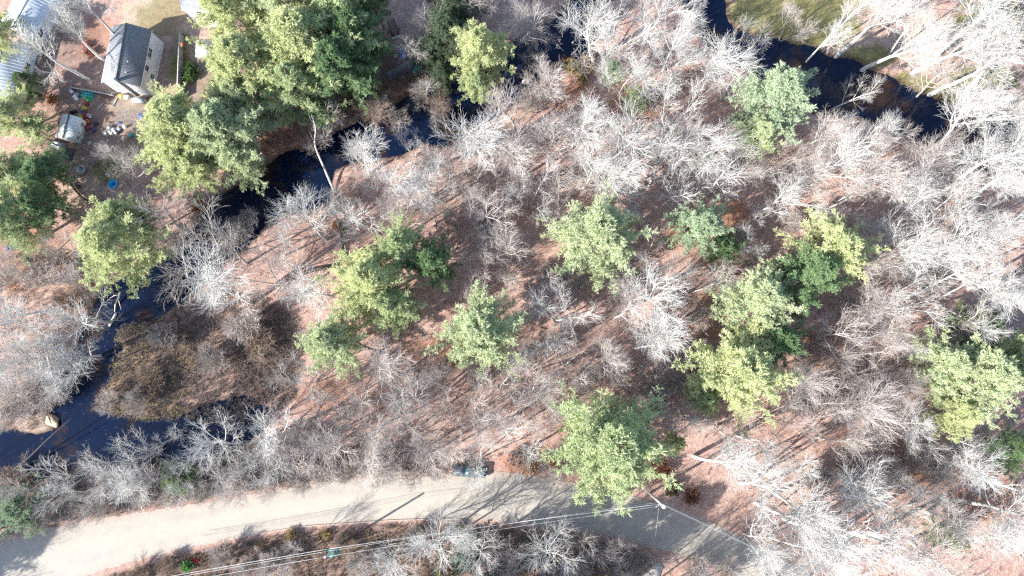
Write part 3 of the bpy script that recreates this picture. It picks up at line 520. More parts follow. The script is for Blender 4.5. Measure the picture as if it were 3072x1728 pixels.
YG, MG, DG, BG, PG = (.56, .60, .33), (.46, .53, .30), (.22, .32, .16), (.43, .52, .35), (.52, .58, .36)  # YG and DG partly carry sunlit and shaded crown sides as colour
def pine(cx, cy, R, col, label, h=19, k=None, zc=.5, rz=None, group=None):
    g = random.Random(int(cx*7+cy*3)); Rm_ = R*.0715; x, y = at(cx*K2, cy*K2, zc*h); k = g.randrange(5) if k is None else k
    o = empty('pine_tree', (x, y, gz(x, y) if swater(x, y) > 0 else -.6), g.uniform(0, 6.28) if rz is None else rz); s = Rm_*1.05/PR[k]; o.scale = (s, s, h/20)
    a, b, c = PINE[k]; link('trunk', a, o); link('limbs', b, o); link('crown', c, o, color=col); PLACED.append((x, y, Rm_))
    return tag(o, label, 'tree', group or 'pines and other evergreens')
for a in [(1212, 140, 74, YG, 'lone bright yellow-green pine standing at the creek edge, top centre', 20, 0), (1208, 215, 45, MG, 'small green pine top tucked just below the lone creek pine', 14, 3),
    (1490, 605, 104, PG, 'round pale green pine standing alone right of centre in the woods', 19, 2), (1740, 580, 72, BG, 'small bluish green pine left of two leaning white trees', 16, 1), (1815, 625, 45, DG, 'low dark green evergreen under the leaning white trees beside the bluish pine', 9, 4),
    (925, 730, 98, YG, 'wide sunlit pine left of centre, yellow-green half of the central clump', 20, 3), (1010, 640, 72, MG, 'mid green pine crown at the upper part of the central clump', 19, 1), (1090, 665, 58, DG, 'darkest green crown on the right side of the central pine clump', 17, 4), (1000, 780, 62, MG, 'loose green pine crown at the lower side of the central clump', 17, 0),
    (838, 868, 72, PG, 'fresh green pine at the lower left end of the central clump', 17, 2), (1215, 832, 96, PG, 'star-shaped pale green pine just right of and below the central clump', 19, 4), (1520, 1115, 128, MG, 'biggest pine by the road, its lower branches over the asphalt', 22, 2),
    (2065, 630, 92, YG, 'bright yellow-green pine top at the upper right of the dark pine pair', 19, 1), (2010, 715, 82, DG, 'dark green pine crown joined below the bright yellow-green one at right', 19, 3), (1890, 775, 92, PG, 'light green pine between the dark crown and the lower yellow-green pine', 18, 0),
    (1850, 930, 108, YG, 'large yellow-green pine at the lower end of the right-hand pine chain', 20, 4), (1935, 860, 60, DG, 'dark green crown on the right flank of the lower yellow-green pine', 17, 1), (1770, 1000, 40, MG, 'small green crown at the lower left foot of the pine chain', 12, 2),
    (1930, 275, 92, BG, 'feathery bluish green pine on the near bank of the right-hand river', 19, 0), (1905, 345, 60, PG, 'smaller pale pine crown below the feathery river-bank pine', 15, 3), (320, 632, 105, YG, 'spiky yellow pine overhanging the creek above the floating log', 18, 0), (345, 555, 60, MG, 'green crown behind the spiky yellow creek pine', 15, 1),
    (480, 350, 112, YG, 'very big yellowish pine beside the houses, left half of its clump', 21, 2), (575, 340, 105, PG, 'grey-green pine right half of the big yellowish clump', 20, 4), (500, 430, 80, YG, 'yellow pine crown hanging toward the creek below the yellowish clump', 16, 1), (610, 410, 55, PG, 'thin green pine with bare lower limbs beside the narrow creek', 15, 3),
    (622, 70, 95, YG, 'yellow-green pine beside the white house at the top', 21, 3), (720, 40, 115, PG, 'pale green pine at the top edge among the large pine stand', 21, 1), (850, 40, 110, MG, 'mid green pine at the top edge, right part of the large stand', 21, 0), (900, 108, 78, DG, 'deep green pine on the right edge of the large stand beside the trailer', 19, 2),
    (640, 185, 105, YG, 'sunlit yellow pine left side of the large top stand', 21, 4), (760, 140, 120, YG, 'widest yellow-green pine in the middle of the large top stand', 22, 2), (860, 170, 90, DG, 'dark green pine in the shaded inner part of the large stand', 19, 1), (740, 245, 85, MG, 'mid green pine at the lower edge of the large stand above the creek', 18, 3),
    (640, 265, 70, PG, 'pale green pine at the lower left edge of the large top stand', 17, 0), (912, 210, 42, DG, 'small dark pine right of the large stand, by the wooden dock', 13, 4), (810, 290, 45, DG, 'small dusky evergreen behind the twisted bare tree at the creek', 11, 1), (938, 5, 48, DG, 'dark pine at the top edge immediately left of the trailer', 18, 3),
    (1132, 110, 74, (.12, .165, .10), 'dusky evergreen in shade left of the lone creek pine', 15, 0), (1145, 20, 76, (.12, .165, .10), 'dusky evergreen in shade at the top edge', 15, 2), (1115, 195, 40, (.11, .15, .09), 'small dusky evergreen in shade over the teal tarp', 11, 4),  # dusky greens: the shade on these crowns is put into their colour
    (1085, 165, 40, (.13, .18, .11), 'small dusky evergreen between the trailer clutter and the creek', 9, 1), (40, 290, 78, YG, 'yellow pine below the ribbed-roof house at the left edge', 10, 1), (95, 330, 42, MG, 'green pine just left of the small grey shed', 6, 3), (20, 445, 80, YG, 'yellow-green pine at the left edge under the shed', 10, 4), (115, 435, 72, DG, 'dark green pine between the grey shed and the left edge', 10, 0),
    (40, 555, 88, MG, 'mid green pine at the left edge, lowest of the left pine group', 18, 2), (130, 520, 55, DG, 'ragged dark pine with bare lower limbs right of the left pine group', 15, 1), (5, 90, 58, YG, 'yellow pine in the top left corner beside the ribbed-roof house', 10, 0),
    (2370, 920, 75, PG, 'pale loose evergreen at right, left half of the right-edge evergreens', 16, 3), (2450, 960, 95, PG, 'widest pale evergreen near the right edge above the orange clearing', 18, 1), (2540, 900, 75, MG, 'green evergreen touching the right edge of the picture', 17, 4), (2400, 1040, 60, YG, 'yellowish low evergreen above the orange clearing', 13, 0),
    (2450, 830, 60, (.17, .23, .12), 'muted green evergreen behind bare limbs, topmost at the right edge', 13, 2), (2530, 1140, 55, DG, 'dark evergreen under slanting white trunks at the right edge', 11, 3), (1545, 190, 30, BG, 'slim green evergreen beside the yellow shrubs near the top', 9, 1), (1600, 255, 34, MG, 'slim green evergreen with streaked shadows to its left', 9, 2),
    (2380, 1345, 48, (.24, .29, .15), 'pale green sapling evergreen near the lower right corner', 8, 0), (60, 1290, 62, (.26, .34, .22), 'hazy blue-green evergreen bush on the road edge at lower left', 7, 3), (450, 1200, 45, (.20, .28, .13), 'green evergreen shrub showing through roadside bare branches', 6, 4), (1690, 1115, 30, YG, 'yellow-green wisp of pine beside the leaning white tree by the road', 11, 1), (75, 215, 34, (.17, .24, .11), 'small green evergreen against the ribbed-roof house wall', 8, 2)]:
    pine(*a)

def leafy(cx, cy, R, col, label, k=0, h=None, z_=None):
    x, y = at(cx*K2, cy*K2, .8); s = R*.0715/1.9; o = empty('leafy_shrub', (x, y, max(gz(x, y), -.4)), cx); o.scale = (s, s, (h or min(2.6, R*.0715*1.1))/2.4)
    a, b = LEAFY[k]; link('stems', a, o); link('foliage', b, o, color=col); return tag(o, label, 'shrub', 'low leafy shrubs')
OR, RU, YL = (.38, .19, .08), (.27, .12, .08), (.36, .28, .12)
for a in [(478, 190, 26, (.12, .2, .06), 'green shrub on the right of the grey fence, lower one', 0, 2), (482, 172, 20, (.08, .15, .05), 'dark green shrub on the right of the grey fence, upper one', 1, 2), (1185, 1372, 42, (.045, .13, .05), 'deep green holly-like shrub below the road among white branches', 0, 3), (1165, 1410, 30, (.06, .15, .06), 'deep green shrub just under the larger holly-like shrub', 1, 2.4),
    (500, 520, 28, OR, 'orange-leaved shrub on the creek bank under the yellowish pine', 0), (480, 500, 18, RU, 'rusty shrub left of the orange creek-bank shrub', 1), (655, 425, 20, OR, 'small orange shrub at the tip of the narrow creek bend', 1), (1440, 170, 32, YL, 'largest yellow shrub by the dark water near the top', 0), (1480, 160, 28, (.46, .3, .16), 'peach-coloured shrub right of the largest yellow shrub', 1), (1465, 195, 22, YL, 'small yellow shrub under the peach-coloured one', 0), (1420, 150, 16, RU, 'small rusty shrub at the water edge beside the yellow shrubs', 1), (1395, 175, 18, YL, 'leftmost small yellow shrub beside the water', 1),
    (1300, 1150, 30, RU, 'rusty-leaved shrub between parked vehicle and big roadside pine', 0), (1330, 1175, 24, OR, 'orange shrub at the road edge left of the big roadside pine', 1), (1660, 1180, 32, (.2, .08, .05), 'dark rusty shrub right of the big roadside pine', 1), (1690, 1230, 26, (.12, .1, .05), 'olive brown shrub behind the transformer pole', 0), (1740, 1250, 24, (.19, .09, .06), 'brown shrub on the bank right of the transformer pole', 1),
    (470, 1425, 20, (.12, .3, .08), 'bright green small shrub at the bottom edge beneath the wires', 0), (490, 1412, 9, (.5, .06, .05), 'tiny red-leaved shrub beside the bright green one', 1), (730, 1345, 18, YL, 'yellow shrub at the edge of the verge left of the bare pole', 0), (530, 1215, 16, (.1, .22, .05), 'bright green shrub among roadside branches at lower left', 1), (820, 1345, 14, YL, 'small yellow shrub above the bare utility pole', 1), (1155, 1325, 16, YL, 'yellow-green shrub where the wires cross the verge', 0), (1345, 1375, 16, OR, 'orange shrub right of the deep green holly-like shrub', 1),
    (225, 130, 20, RU, 'rusty shrub left of the dark-roofed house', 0), (215, 110, 14, (.4, .12, .1), 'small pinkish-red shrub left of the dark-roofed house', 1), (130, 250, 22, OR, 'orange shrub between the ribbed-roof house and the shed', 0), (160, 315, 18, (.3, .1, .04), 'reddish shrub left of the grey shed', 1), (20, 60, 26, YL, 'yellow brush at the top left corner', 1), (845, 565, 16, OR, 'orange tuft beside the twisted tree under the central creek bank', 0),
    (860, 578, 12, (.3, .3, .08), 'olive tuft near the dark log above the central clump', 1), (600, 600, 14, YL, 'small golden tuft in brush beside the creek', 0), (1005, 55, 0.1, RU, 'x', 0)][:-1]:
    leafy(*a)

# ---------------------------------------------------------------- uncountable brush: one object per area
def thicket(name, label, cat, poly, n, hmin, hmax, col, seed, twigs=26, keep=None, rr=.014, leafcol=None, matk='twig'):
    g = np.random.default_rng(seed); P = wpoly(poly); lo, hi = P.min(0), P.max(0); pts = []
    while len(pts) < n:
        c = g.uniform(lo, hi, (4000, 2)); c = c[sdf(P, c[:, 0], c[:, 1]) < 0]
        if keep: c = np.array([q for q in c if keep(*q)]).reshape(-1, 2)
        pts += list(c); 
    pts = np.array(pts[:n]); clump = np.clip(.75+.5*vnoise(pts[:, 0], pts[:, 1], 6, seed), .35, 1.3); hh = g.uniform(hmin, hmax, n)*clump
    zz = np.array([max(gz(x, y), -.6) for x, y in pts]); k = 4; Q = np.zeros((n, 3, k, 3)); az = g.uniform(0, 6.28, (n, 3)); sp = g.uniform(.1, .7, (n, 3))
    for q in range(k):
        f = q/(k-1); Q[:, :, q, 0] = pts[:, :1]+np.cos(az)*sp*f*hh[:, None]; Q[:, :, q, 1] = pts[:, 1:]+np.sin(az)*sp*f*hh[:, None]; Q[:, :, q, 2] = zz[:, None]-.05+hh[:, None]*f*.8
    Q += g.normal(0, .05, Q.shape); l1 = Q.reshape(-1, k, 3); R1 = np.tile(np.linspace(.03, .015, k), (len(l1), 1))
    hm = float(np.mean(hh)); l2 = spawn(l1, R1, max(2, twigs//4), .1, 1, .7, hm*.5, 3, .05, .18, .8, g, tip=.5)
    V, F = tubes([l2], 3, rr); V1, F1 = tubes([(l1, R1)], 3, rr); V = np.concatenate([V, V1]); F = np.concatenate([F, F1+len(V)-len(V1)])
    o = link(name, make_mesh(name, V, [F], [M[matk]]), color=col); tag(o, label, cat, kind='stuff'); return o
def dry(x, y): return swater(x, y) > .4 and sroad(x, y) > .3
marsh = [(345, 980), (480, 955), (560, 905), (640, 880), (760, 880), (880, 930), (910, 1060), (880, 1190), (800, 1265), (700, 1275), (560, 1262), (440, 1265), (340, 1248), (290, 1205), (320, 1150), (352, 1093), (362, 1035), (348, 1005)]
o = thicket('marsh_brush', 'dense brown marsh thicket on the low island in the lower left creek', 'brush', marsh, 2300, .7, 1.7, (.25, .21, .19), 51, 24, rr=.014)
thicket('marsh_grass', 'tan dead grass and weeds at the sunlit edge of the marsh thicket', 'grass', [(345, 985), (430, 980), (560, 1000), (600, 1120), (560, 1250), (440, 1262), (340, 1245), (295, 1205), (325, 1150)], 520, .7, 1.6, (.45, .37, .22), 52, 20, rr=.015)
verge = [(330, 1728), (420, 1700), (600, 1652), (780, 1612), (930, 1590), (1100, 1578), (1250, 1572), (1370, 1570), (1560, 1590), (1700, 1605), (1830, 1622), (1920, 1655), (1960, 1700), (1900, 1850), (1500, 1860), (600, 1860), (240, 1860), (240, 1760)]
thicket('roadside_brush', 'low brown brush covering the verge south of the road', 'brush', verge, 3800, .5, 1.4, (.25, .205, .15), 53, 22, keep=dry, rr=.02)
thicket('bank_brush', 'tangled grey brush between the lower left creek and the road', 'brush', [(0, 1440), (200, 1425), (400, 1395), (600, 1395), (760, 1330), (900, 1260), (1050, 1290), (1300, 1370), (1300, 1420), (1165, 1422), (960, 1438), (768, 1470), (596, 1500), (398, 1532), (246, 1556), (119, 1580), (0, 1610)], 2300, .8, 2.2, (.36, .32, .29), 54, 22, keep=dry)
thicket('forest_underbrush', 'fine pinkish twiggy underbrush scattered over the leaf-covered forest floor', 'brush', [(300, 720), (620, 800), (860, 600), (1010, 520), (1300, 430), (1560, 310), (1700, 190), (2050, 120), (2300, 250), (2560, 370), (2800, 450), (3200, 560), (3200, 1800), (2300, 1800), (2200, 1600), (1950, 1480), (1500, 1400), (1200, 1400), (900, 1180), (880, 980), (700, 880), (400, 970)], 2500, .6, 1.9, (.44, .36, .34), 55, 20, keep=dry)
thicket('west_bank_underbrush', 'tan and brown twiggy brush along the left bank of the creek', 'brush', [(-60, 780), (150, 750), (330, 800), (290, 870), (260, 940), (215, 1060), (185, 1180), (100, 1290), (-60, 1290)], 1000, .6, 1.8, (.44, .37, .31), 56, 22, keep=dry)
thicket('creekside_brush', 'brown brush on the far creek bank below the pine stand', 'brush', [(1000, 250), (1240, 230), (1330, 215), (1350, 190), (1330, 230), (1240, 275), (1060, 365), (900, 450), (780, 530), (700, 540), (760, 400)], 420, .5, 1.5, (.27, .19, .15), 57, 22, keep=dry)
thicket('yard_weeds', 'sparse weeds and saplings in the back yard of the houses', 'weeds', [(110, 60), (300, 100), (300, 240), (210, 260), (180, 350), (500, 480), (520, 620), (300, 650), (100, 720), (60, 330)], 330, .5, 1.6, (.38, .31, .27), 58, 18, keep=lambda x, y: not (-88 < x < -64 and 44 < y < 66))
thicket('far_bank_underbrush', 'pale twiggy brush on the far side of the right-hand river', 'brush', [(2560, 120), (2700, 190), (3000, 300), (3200, 380), (3200, -60), (2600, -60)], 420, .6, 1.8, (.46, .4, .36), 59, 20, keep=dry)

# individual bare shrubs in the marsh and along the banks
def bshrub(cx, cy, R, tone):
    g = random.Random(int(cx*13+cy*5)); h = R*.0715*(1.3 if tone != 'B' else .9); x, y = at(cx*K2, cy*K2, .5*h); i = g.randrange(2); tr, cr = SHRUB[i]; s = R*.0715*.9/BR[11+i]
    o = empty('bare_shrub', (x, y, max(gz(x, y), -.5)), g.uniform(0, 6.28)); o.scale = (s, s, h/3.2); q_ = g.uniform(.85, 1.1); c = tuple(v*q_ for v in TONE[tone])
    link('stems', tr, o, color=c); link('twigs', cr, o, color=c); tag(o, None, 'shrub', 'bare multi-stemmed shrubs'); SITEMS.append((o, cx, cy, 'broad' if R > 45 else 'small', tone))
for q in """440,850,45,B 650,860,50,B 380,960,45,B 350,1010,40,G 280,1010,35,P 420,850,40,G 620,820,50,P 540,900,45,G
620,560,40,G 590,590,40,G 860,510,40,P 1000,300,35,P 950,270,40,P 890,270,35,B 1060,230,35,P 1180,150,30,B 950,130,35,P 300,590,30,P 20,700,45,P 110,700,50,P 170,760,45,B 200,700,40,P 60,1020,45,P 30,980,45,P 90,970,45,P 20,1050,40,P 150,980,40,G 120,1000,40,P 60,900,50,P
40,1200,45,B 100,1300,40,G 160,1240,40,B 250,1270,40,G 290,1210,40,P 360,1240,40,G 450,1240,40,P 520,1230,40,G 600,1230,45,P 680,1220,40,P 760,1210,40,G 820,1190,40,P 880,1190,40,P 960,1190,40,P 1040,1200,35,P 1110,1190,35,P 960,1130,40,G 1380,1190,35,P 700,1170,40,G
560,1400,35,P 620,1430,35,P 680,1420,40,P 900,1420,35,P 1230,1370,35,P 1420,1360,35,P 1450,1420,40,P 1520,1380,35,P 1600,1400,35,P 1620,1430,35,P 1750,1430,35,P 1830,1430,35,P 420,1420,30,B 870,1370,30,B 1040,1340,25,P 350,1440,30,B
1100,300,30,P 1330,260,35,P 1230,560,40,P 1140,560,40,P 1280,700,35,P 1200,740,35,P 1380,690,35,P 1440,720,40,G 1560,730,40,P 1660,780,40,P 1750,800,40,P 1740,880,40,P 1560,930,40,P 1640,950,45,P 1480,960,40,P 1380,870,40,P 1280,920,40,P 1200,940,40,P 1100,930,40,P 1000,1000,40,P 900,940,40,P 1700,960,40,P 1650,1010,40,P
2010,900,40,P 2060,870,40,P 2130,940,40,P 2180,980,40,P 2020,1020,40,P 2110,1030,40,P 2190,1090,40,P 2140,1190,40,G 2230,1180,40,P 2050,1200,40,G 2350,1190,40,P 2300,1150,40,P 2260,690,40,P 2120,760,35,P 2060,560,35,P 1990,560,35,P 1850,600,35,P 1880,650,35,G 2280,620,35,P 2350,700,40,P""".split():
    q = q.split(','); bshrub(float(q[0]), float(q[1]), float(q[2]), q[3])
autolabel(SITEMS, 'bare shrub')
# ---------------------------------------------------------------- houses
def gable_house(name, label, centre, rz, w_, l_, eave, ridge, ovh, wallm, roofm, windows=(), doors=(), ribs=False):
    """local x = across the ridge, y = along it; windows: (side, u, z, width, height) side E/W/S/N"""
    h = empty(name, (*centre, 0), rz); tag(h, label, 'house' if name != 'garden_shed' else 'shed')
    X, Y = w_/2, l_/2
    mb = MB(); V = [(-X, -Y, -.3), (X, -Y, -.3), (X, Y, -.3), (-X, Y, -.3), (-X, -Y, eave), (X, -Y, eave), (X, Y, eave), (-X, Y, eave), (0, -Y, ridge), (0, Y, ridge)]
    mb.add(V, [(0, 1, 5, 4), (1, 2, 6, 5), (2, 3, 7, 6), (3, 0, 4, 7), (4, 5, 8), (6, 7, 9)]); mb.build('wall', wallm, h)
    sl_ = (ridge-eave)/X; rf = MB(); th = .16; e = X+ovh; ez = eave-sl_*ovh+.02; rz_ = ridge+.02
    for s in (-1, 1):
        P = [(0, -Y-ovh, rz_), (s*e, -Y-ovh, ez), (s*e, Y+ovh, ez), (0, Y+ovh, rz_)]; P += [(a, b, c+th) for a, b, c in P]
        rf.add(P, [(0, 1, 2, 3), (4, 7, 6, 5), (0, 4, 5, 1), (1, 5, 6, 2), (2, 6, 7, 3)])
        if ribs:
            for q in np.arange(-Y, Y+.01, .6): rf.add([(0, q-.03, rz_+th), (0, q+.03, rz_+th), (s*e, q+.03, ez+th), (s*e, q-.03, ez+th), (0, q, rz_+th+.05), (s*e, q, ez+th+.05)], [(0, 4, 5, 3), (1, 2, 5, 4)])
    roof = rf.build('roof', roofm, h); MB().box((0, 0, rz_+th+.01), (.3, 2*(Y+ovh), .06)).build('ridge_cap', M['darkgrey'] if not ribs else M['metalgrey'], roof)
    for s in (-1, 1):
        MB().box((s*(e+.02), 0, ez+.05), (.1, 2*(Y+ovh), .14)).build('gutter', M['frame'], roof)
    def place(side, u, zc, ww, hh, kind):
        ang = {'E': 0, 'W': math.pi, 'S': -math.pi/2, 'N': math.pi/2}[side]; d = X if side in 'EW' else Y
        # outward axis a, tangent b
        a = (math.cos(ang), math.sin(ang)); b = (-a[1], a[0]); c = (a[0]*d+b[0]*u*(1 if side in 'ES' else -1), a[1]*d+b[1]*u*(1 if side in 'ES' else -1))
        fm = MB(); t = .09
        for du, dz, sx, sz in ((0, hh/2+t/2, ww+2*t, t), (0, -hh/2-t/2, ww+2*t, t), (ww/2+t/2, 0, t, hh), (-ww/2-t/2, 0, t, hh), (0, 0, ww, .05)):
            fm.box((c[0]+a[0]*.03+b[0]*du, c[1]+a[1]*.03+b[1]*du, zc+dz), (.07, sx, sz), ang)
        f = fm.build('window' if kind == 'w' else 'door', M['frame'], h)
        if kind == 'w': MB().box((c[0]+a[0]*.012, c[1]+a[1]*.012, zc), (.03, ww, hh), ang).build('pane', M['glass'], f)
        else:
            MB().box((c[0]+a[0]*.02, c[1]+a[1]*.02, zc), (.05, ww, hh), ang).build('door_leaf', M['siding'], f)
            MB().lump((c[0]+a[0]*.08+b[0]*ww*.38, c[1]+a[1]*.08+b[1]*ww*.38, zc-.05), (.05, .05, .05), 1, 8, 0).build('handle', M['darkgrey'], f)
    for q in windows: place(*q, 'w')
    for q in doors: place(*q, 'd')
    return h, roof
HA, roofA = gable_house('house', 'white-walled house with dark shingle roof standing alone near the top left', (-73.85, 57.45), math.radians(-6.6), 6.9, 10.5, 4.6, 6.25, .22, M['siding'], M['shingle'],
    windows=[('E', 1.1, 3.75, .95, 1.25), ('E', 2.0, 3.75, .0001+.6, 1.25), ('E', -1.5, 3.7, .95, 1.25), ('E', -2.2, 1.6, .9, 1.0), ('S', -1.6, 3.3, .8, .9), ('S', 1.3, 1.5, .9, 1.1), ('W', 0, 3.3, .9, 1.2)], doors=[('S', -1.4, 1.0, .9, 2.0)])
mb = MB().box((.15, -5.47, 3.4), (.5, .36, 7.0)); mb.box((.15, -5.47, 6.95), (.62, .48, .12)); mb.box((.15, -5.47, 7.1), (.3, .25, .22)); mb.build('chimney', M['concrete'], HA)
for y_ in (-3.0, -1.0): MB().lathe([(.08, 0), (.08, .5), (.1, .52), (.1, .56)], (1.4, y_-.6, 5.6), 10).build('vent_pipe', M['frame'], roofA)
b = MB().lathe([(.42, 0), (.45, .1), (.45, 1.0), (.3, 1.15)], (0, 0, 0), 16); o = b.build('water_barrel', M['black'], loc=(*at(448, 306), 0), smooth=True); tag(o, 'black barrel at the foot of the white gable wall', 'barrel')
o = MB().box((0, 0, .35), (1.7, .9, .7)).box((0, 0, .74), (1.8, 1.0, .08)).build('heat_pump', M['metalgrey'], loc=(*at(425, 304), 0), rz=-.1); tag(o, 'grey metal cabinet beside the black barrel by the gable wall', 'cabinet')
for i, (px, py, m_, l) in enumerate([(368, 292, 'yellow', 'yellowish crate nearest the gable wall'), (384, 294, 'plasticwhite', 'white box on the ground by the gable wall'), (408, 303, 'plasticwhite', 'small white box next to the chimney foot')]):
    o = MB().box((0, 0, .3), (.9, .6, .6), taper=.95).box((0, 0, .62), (1.0, .7, .06)).build('storage_box', M[m_], loc=(*at(px, py), 0), rz=.2*i); tag(o, l, 'box')
# ribbed-roof house at the left edge: two joined volumes
HB, _r = gable_house('house', 'left-edge house with pale ribbed metal roof, the one cut off by the picture edge', (-98.4, 55.3), math.radians(-10), 6.8, 11.5, 2.7, 3.9, .3, M['siding'], M['metalroof'], windows=[('E', -2.2, 1.5, 2.0, 1.1), ('E', 2.5, 1.5, 1.2, 1.1), ('S', 0, 1.6, 1.4, 1.1)], ribs=True)
HB2, _r = gable_house('house', 'ribbed-roof house volume in the top left corner with a dark paned window', (-94.4, 67.9), math.radians(-25), 6.8, 9, 2.8, 3.9, .3, M['siding'], M['metalroof'], windows=[('E', -3.1, 1.6, 1.5, 1.2), ('S', 1.5, 1.5, 1.2, 1.1)], ribs=True)
HC, _r = gable_house('house', 'brilliant white two-storey house at the top edge beside the pines', (-58.1, 69.4), math.radians(89), 8, 10, 6.4, 8.4, .25, M['white'], M['shingle'], windows=[('W', 2.6, 4.9, .9, 1.2), ('W', 3.5, 2.4, .9, 1.2), ('W', 0, 4.9, .9, 1.2), ('N', 0, 3, 1, 1.2)])
SH_, _r = gable_house('garden_shed', 'small pale-roofed shed with two small windows and a white door', (-85.25, 45.0), math.radians(-12.5), 3.4, 4.3, 2.05, 2.7, .12, M['siding'], M['shedroof'], windows=[('E', 1.3, 1.3, .5, .6), ('E', -1.3, 1.3, .5, .6)], doors=[('E', 0, .95, .9, 1.8)])

# ---------------------------------------------------------------- fences, slab, yard things
def fence(label, a, b, h_, name='wooden_fence', m_='greywood', step=2.2, thick=.06):
    A = Vector((*at(*a), 0)); B = Vector((*at(*b), 0)); d = B-A; n = max(2, int(d.length/step)); e = empty(name, A, math.atan2(d.y, d.x)); tag(e, label, 'fence'); L_ = d.length
    mb = MB(); q = 0
    while q < L_-.1: mb.box((q+.09, random.uniform(-.01, .01), h_/2+random.uniform(-.02, .02)), (.165, thick, h_)); q += .18
    mb.box((L_/2, .06, h_*.25), (L_, .06, .1)).box((L_/2, .06, h_*.8), (L_, .06, .1)); mb.build('panel', M[m_], e)
    MB().box((L_/2, 0, h_+.04), (L_, .2, .05)).build('cap_rail', M[m_], e)
    for i in range(n+1): MB().box((i*L_/n, .12, h_/2+.08), (.12, .12, h_+.16)).build('post', M[m_], e)
    return e
fence('grey weathered board fence running down from the white house to the pines', (553, 106), (545, 300), 1.75, thick=.1)
fence('low grey board fence from the teal tarp to the white gable', (222, 268), (345, 290), .9)
o = MB().lump((0, 0, 0), (.28, .45, .1), 3).build('orange_cover', M['orange'], loc=(*at(546, 133, 1.85), 1.85), smooth=True); tag(o, 'orange cloth draped over the grey fence top', 'cloth')
x, y = at(611, 147); o = MB().box((0, 0, .12), (3.0, 3.4, .24)).build('concrete_slab', M['concrete'], loc=(x, y, 0), rz=.0); tag(o, 'square pale concrete slab right of the grey fence', 'slab')
x2, y2 = at(600, 131); o = MB().lathe([(.24, 0), (.42, 0), (.45, .08), (.42, .16), (.24, .16), (.22, .08), (.24, 0)], k=20).build('tyre', M['black'], loc=(x2, y2, .25)); tag(o, 'black tyre lying on the square concrete slab', 'tyre')
def tarp(name, label, px, py, sx, sy, m_, hgt=.5, rz=0, seed=1, cat='tarp'):
    g = np.random.default_rng(seed); n = 15; u = np.linspace(-1, 1, n); U, V = np.meshgrid(u, u); r = np.maximum(abs(U), abs(V))
    Zt = hgt*(1-r**3)*(.75+.4*vnoise(U*3, V*3, 3, seed))+.06*g.normal(0, 1, U.shape)*(1-r**4)+.03; jx = 1+.14*vnoise(V, V*0, 1.1, seed+1); jy = 1+.14*vnoise(U, U*0, 1.1, seed+2)
    P = np.stack([U*sx/2*jx, V*sy/2*jy, Zt], -1).reshape(-1, 3); Q = P.copy(); Q[:, 2] = -.05; idx = np.arange(n*n).reshape(n, n); F = [(idx[i, j], idx[i, j+1], idx[i+1, j+1], idx[i+1, j]) for i in range(n-1) for j in range(n-1)]
    bd = list(idx[0])+list(idx[1:, -1])+list(idx[-1, -2::-1])+list(idx[-2:0:-1, 0]); F += [(bd[k], bd[k]+n*n, bd[(k+1) % len(bd)]+n*n, bd[(k+1) % len(bd)]) for k in range(len(bd))]
    x, y = at(px, py); o = MB().add(np.concatenate([P, Q]), F).build(name, M[m_], loc=(x, y, gz(x, y)), rz=rz, smooth=False); return tag(o, label, cat)
tarp('tarp', 'teal tarp heaped against the low board fence', 263, 283, 2.6, 1.5, 'teal', .7, -.15, 1)
tarp('tarp', 'green tarp corner just below the teal tarp', 268, 298, 1.6, .8, 'green', .3, -.3, 2)
tarp('tarp', 'bright blue tarp bundle left of the yellowish pine', 422, 347, .95, 1.0, 'blue', .5, .2, 3)
tarp('tarp', 'pale blue tarp bundle beside the darker blue one', 438, 341, 1.3, .8, 'grey', .5, .1, 4)
tarp('tarp', 'dark blue tarp touching the yellowish pine', 452, 345, 1.0, .9, 'darkblue', .5, .4, 5)
tarp('tarp', 'blue-grey canopy roof at the lower end of the shed', 176, 437, 2.6, 1.6, 'grey', 1.5, -.3, 6)
tarp('tarp', 'dark blue-black canopy below the shed', 205, 462, 2.2, 2.3, 'darkgrey', 1.2, -.2, 7)
tarp('tarp', 'small blue tarp by the scrap pile', 358, 369, .8, .5, 'blue', .3, 0, 8)
tarp('tarp', 'teal tarp at the end of the wooden dock', 1246, 206, 1.5, .9, 'teal', .3, .6, 9)
tarp('tarp', 'blue tarp behind the loaded trailer', 1208, 143, 1.6, 1.0, 'blue', .5, .3, 10)
tarp('tarp', 'crumpled blue plastic below the trailer', 1208, 166, 1.1, 1.5, 'blue', .5, .1, 11)
tarp('tarp', 'faded blue netting under the dark pines left of the junk', 1131, 166, 1.5, 1.6, 'darkblue', .4, .1, 12)
tarp('tarp', 'dark blue cover under the left pine group', 30, 742, 1.4, 1.2, 'darkblue', .4, .1, 13)
tarp('tarp', 'dark green cover on the brushy left bank', 237, 785, 1.2, 1.1, 'green', .3, .4, 14)
tarp('tarp', 'teal green ground cloth under the bare utility pole', 1004, 1656, 1.8, 1.4, 'teal', .35, .3, 15)
def things(name, cat, m_, items, builder):
    for i, (px, py, rz, lab) in enumerate(items):
        x, y = at(px, py); mm = m_ if isinstance(m_, str) else m_[i]; o = builder(i).build(name, M[mm], loc=(x, y, gz(x, y)), rz=rz, smooth=name in ('rubbish_bag', 'rock')); tag(o, lab, cat)
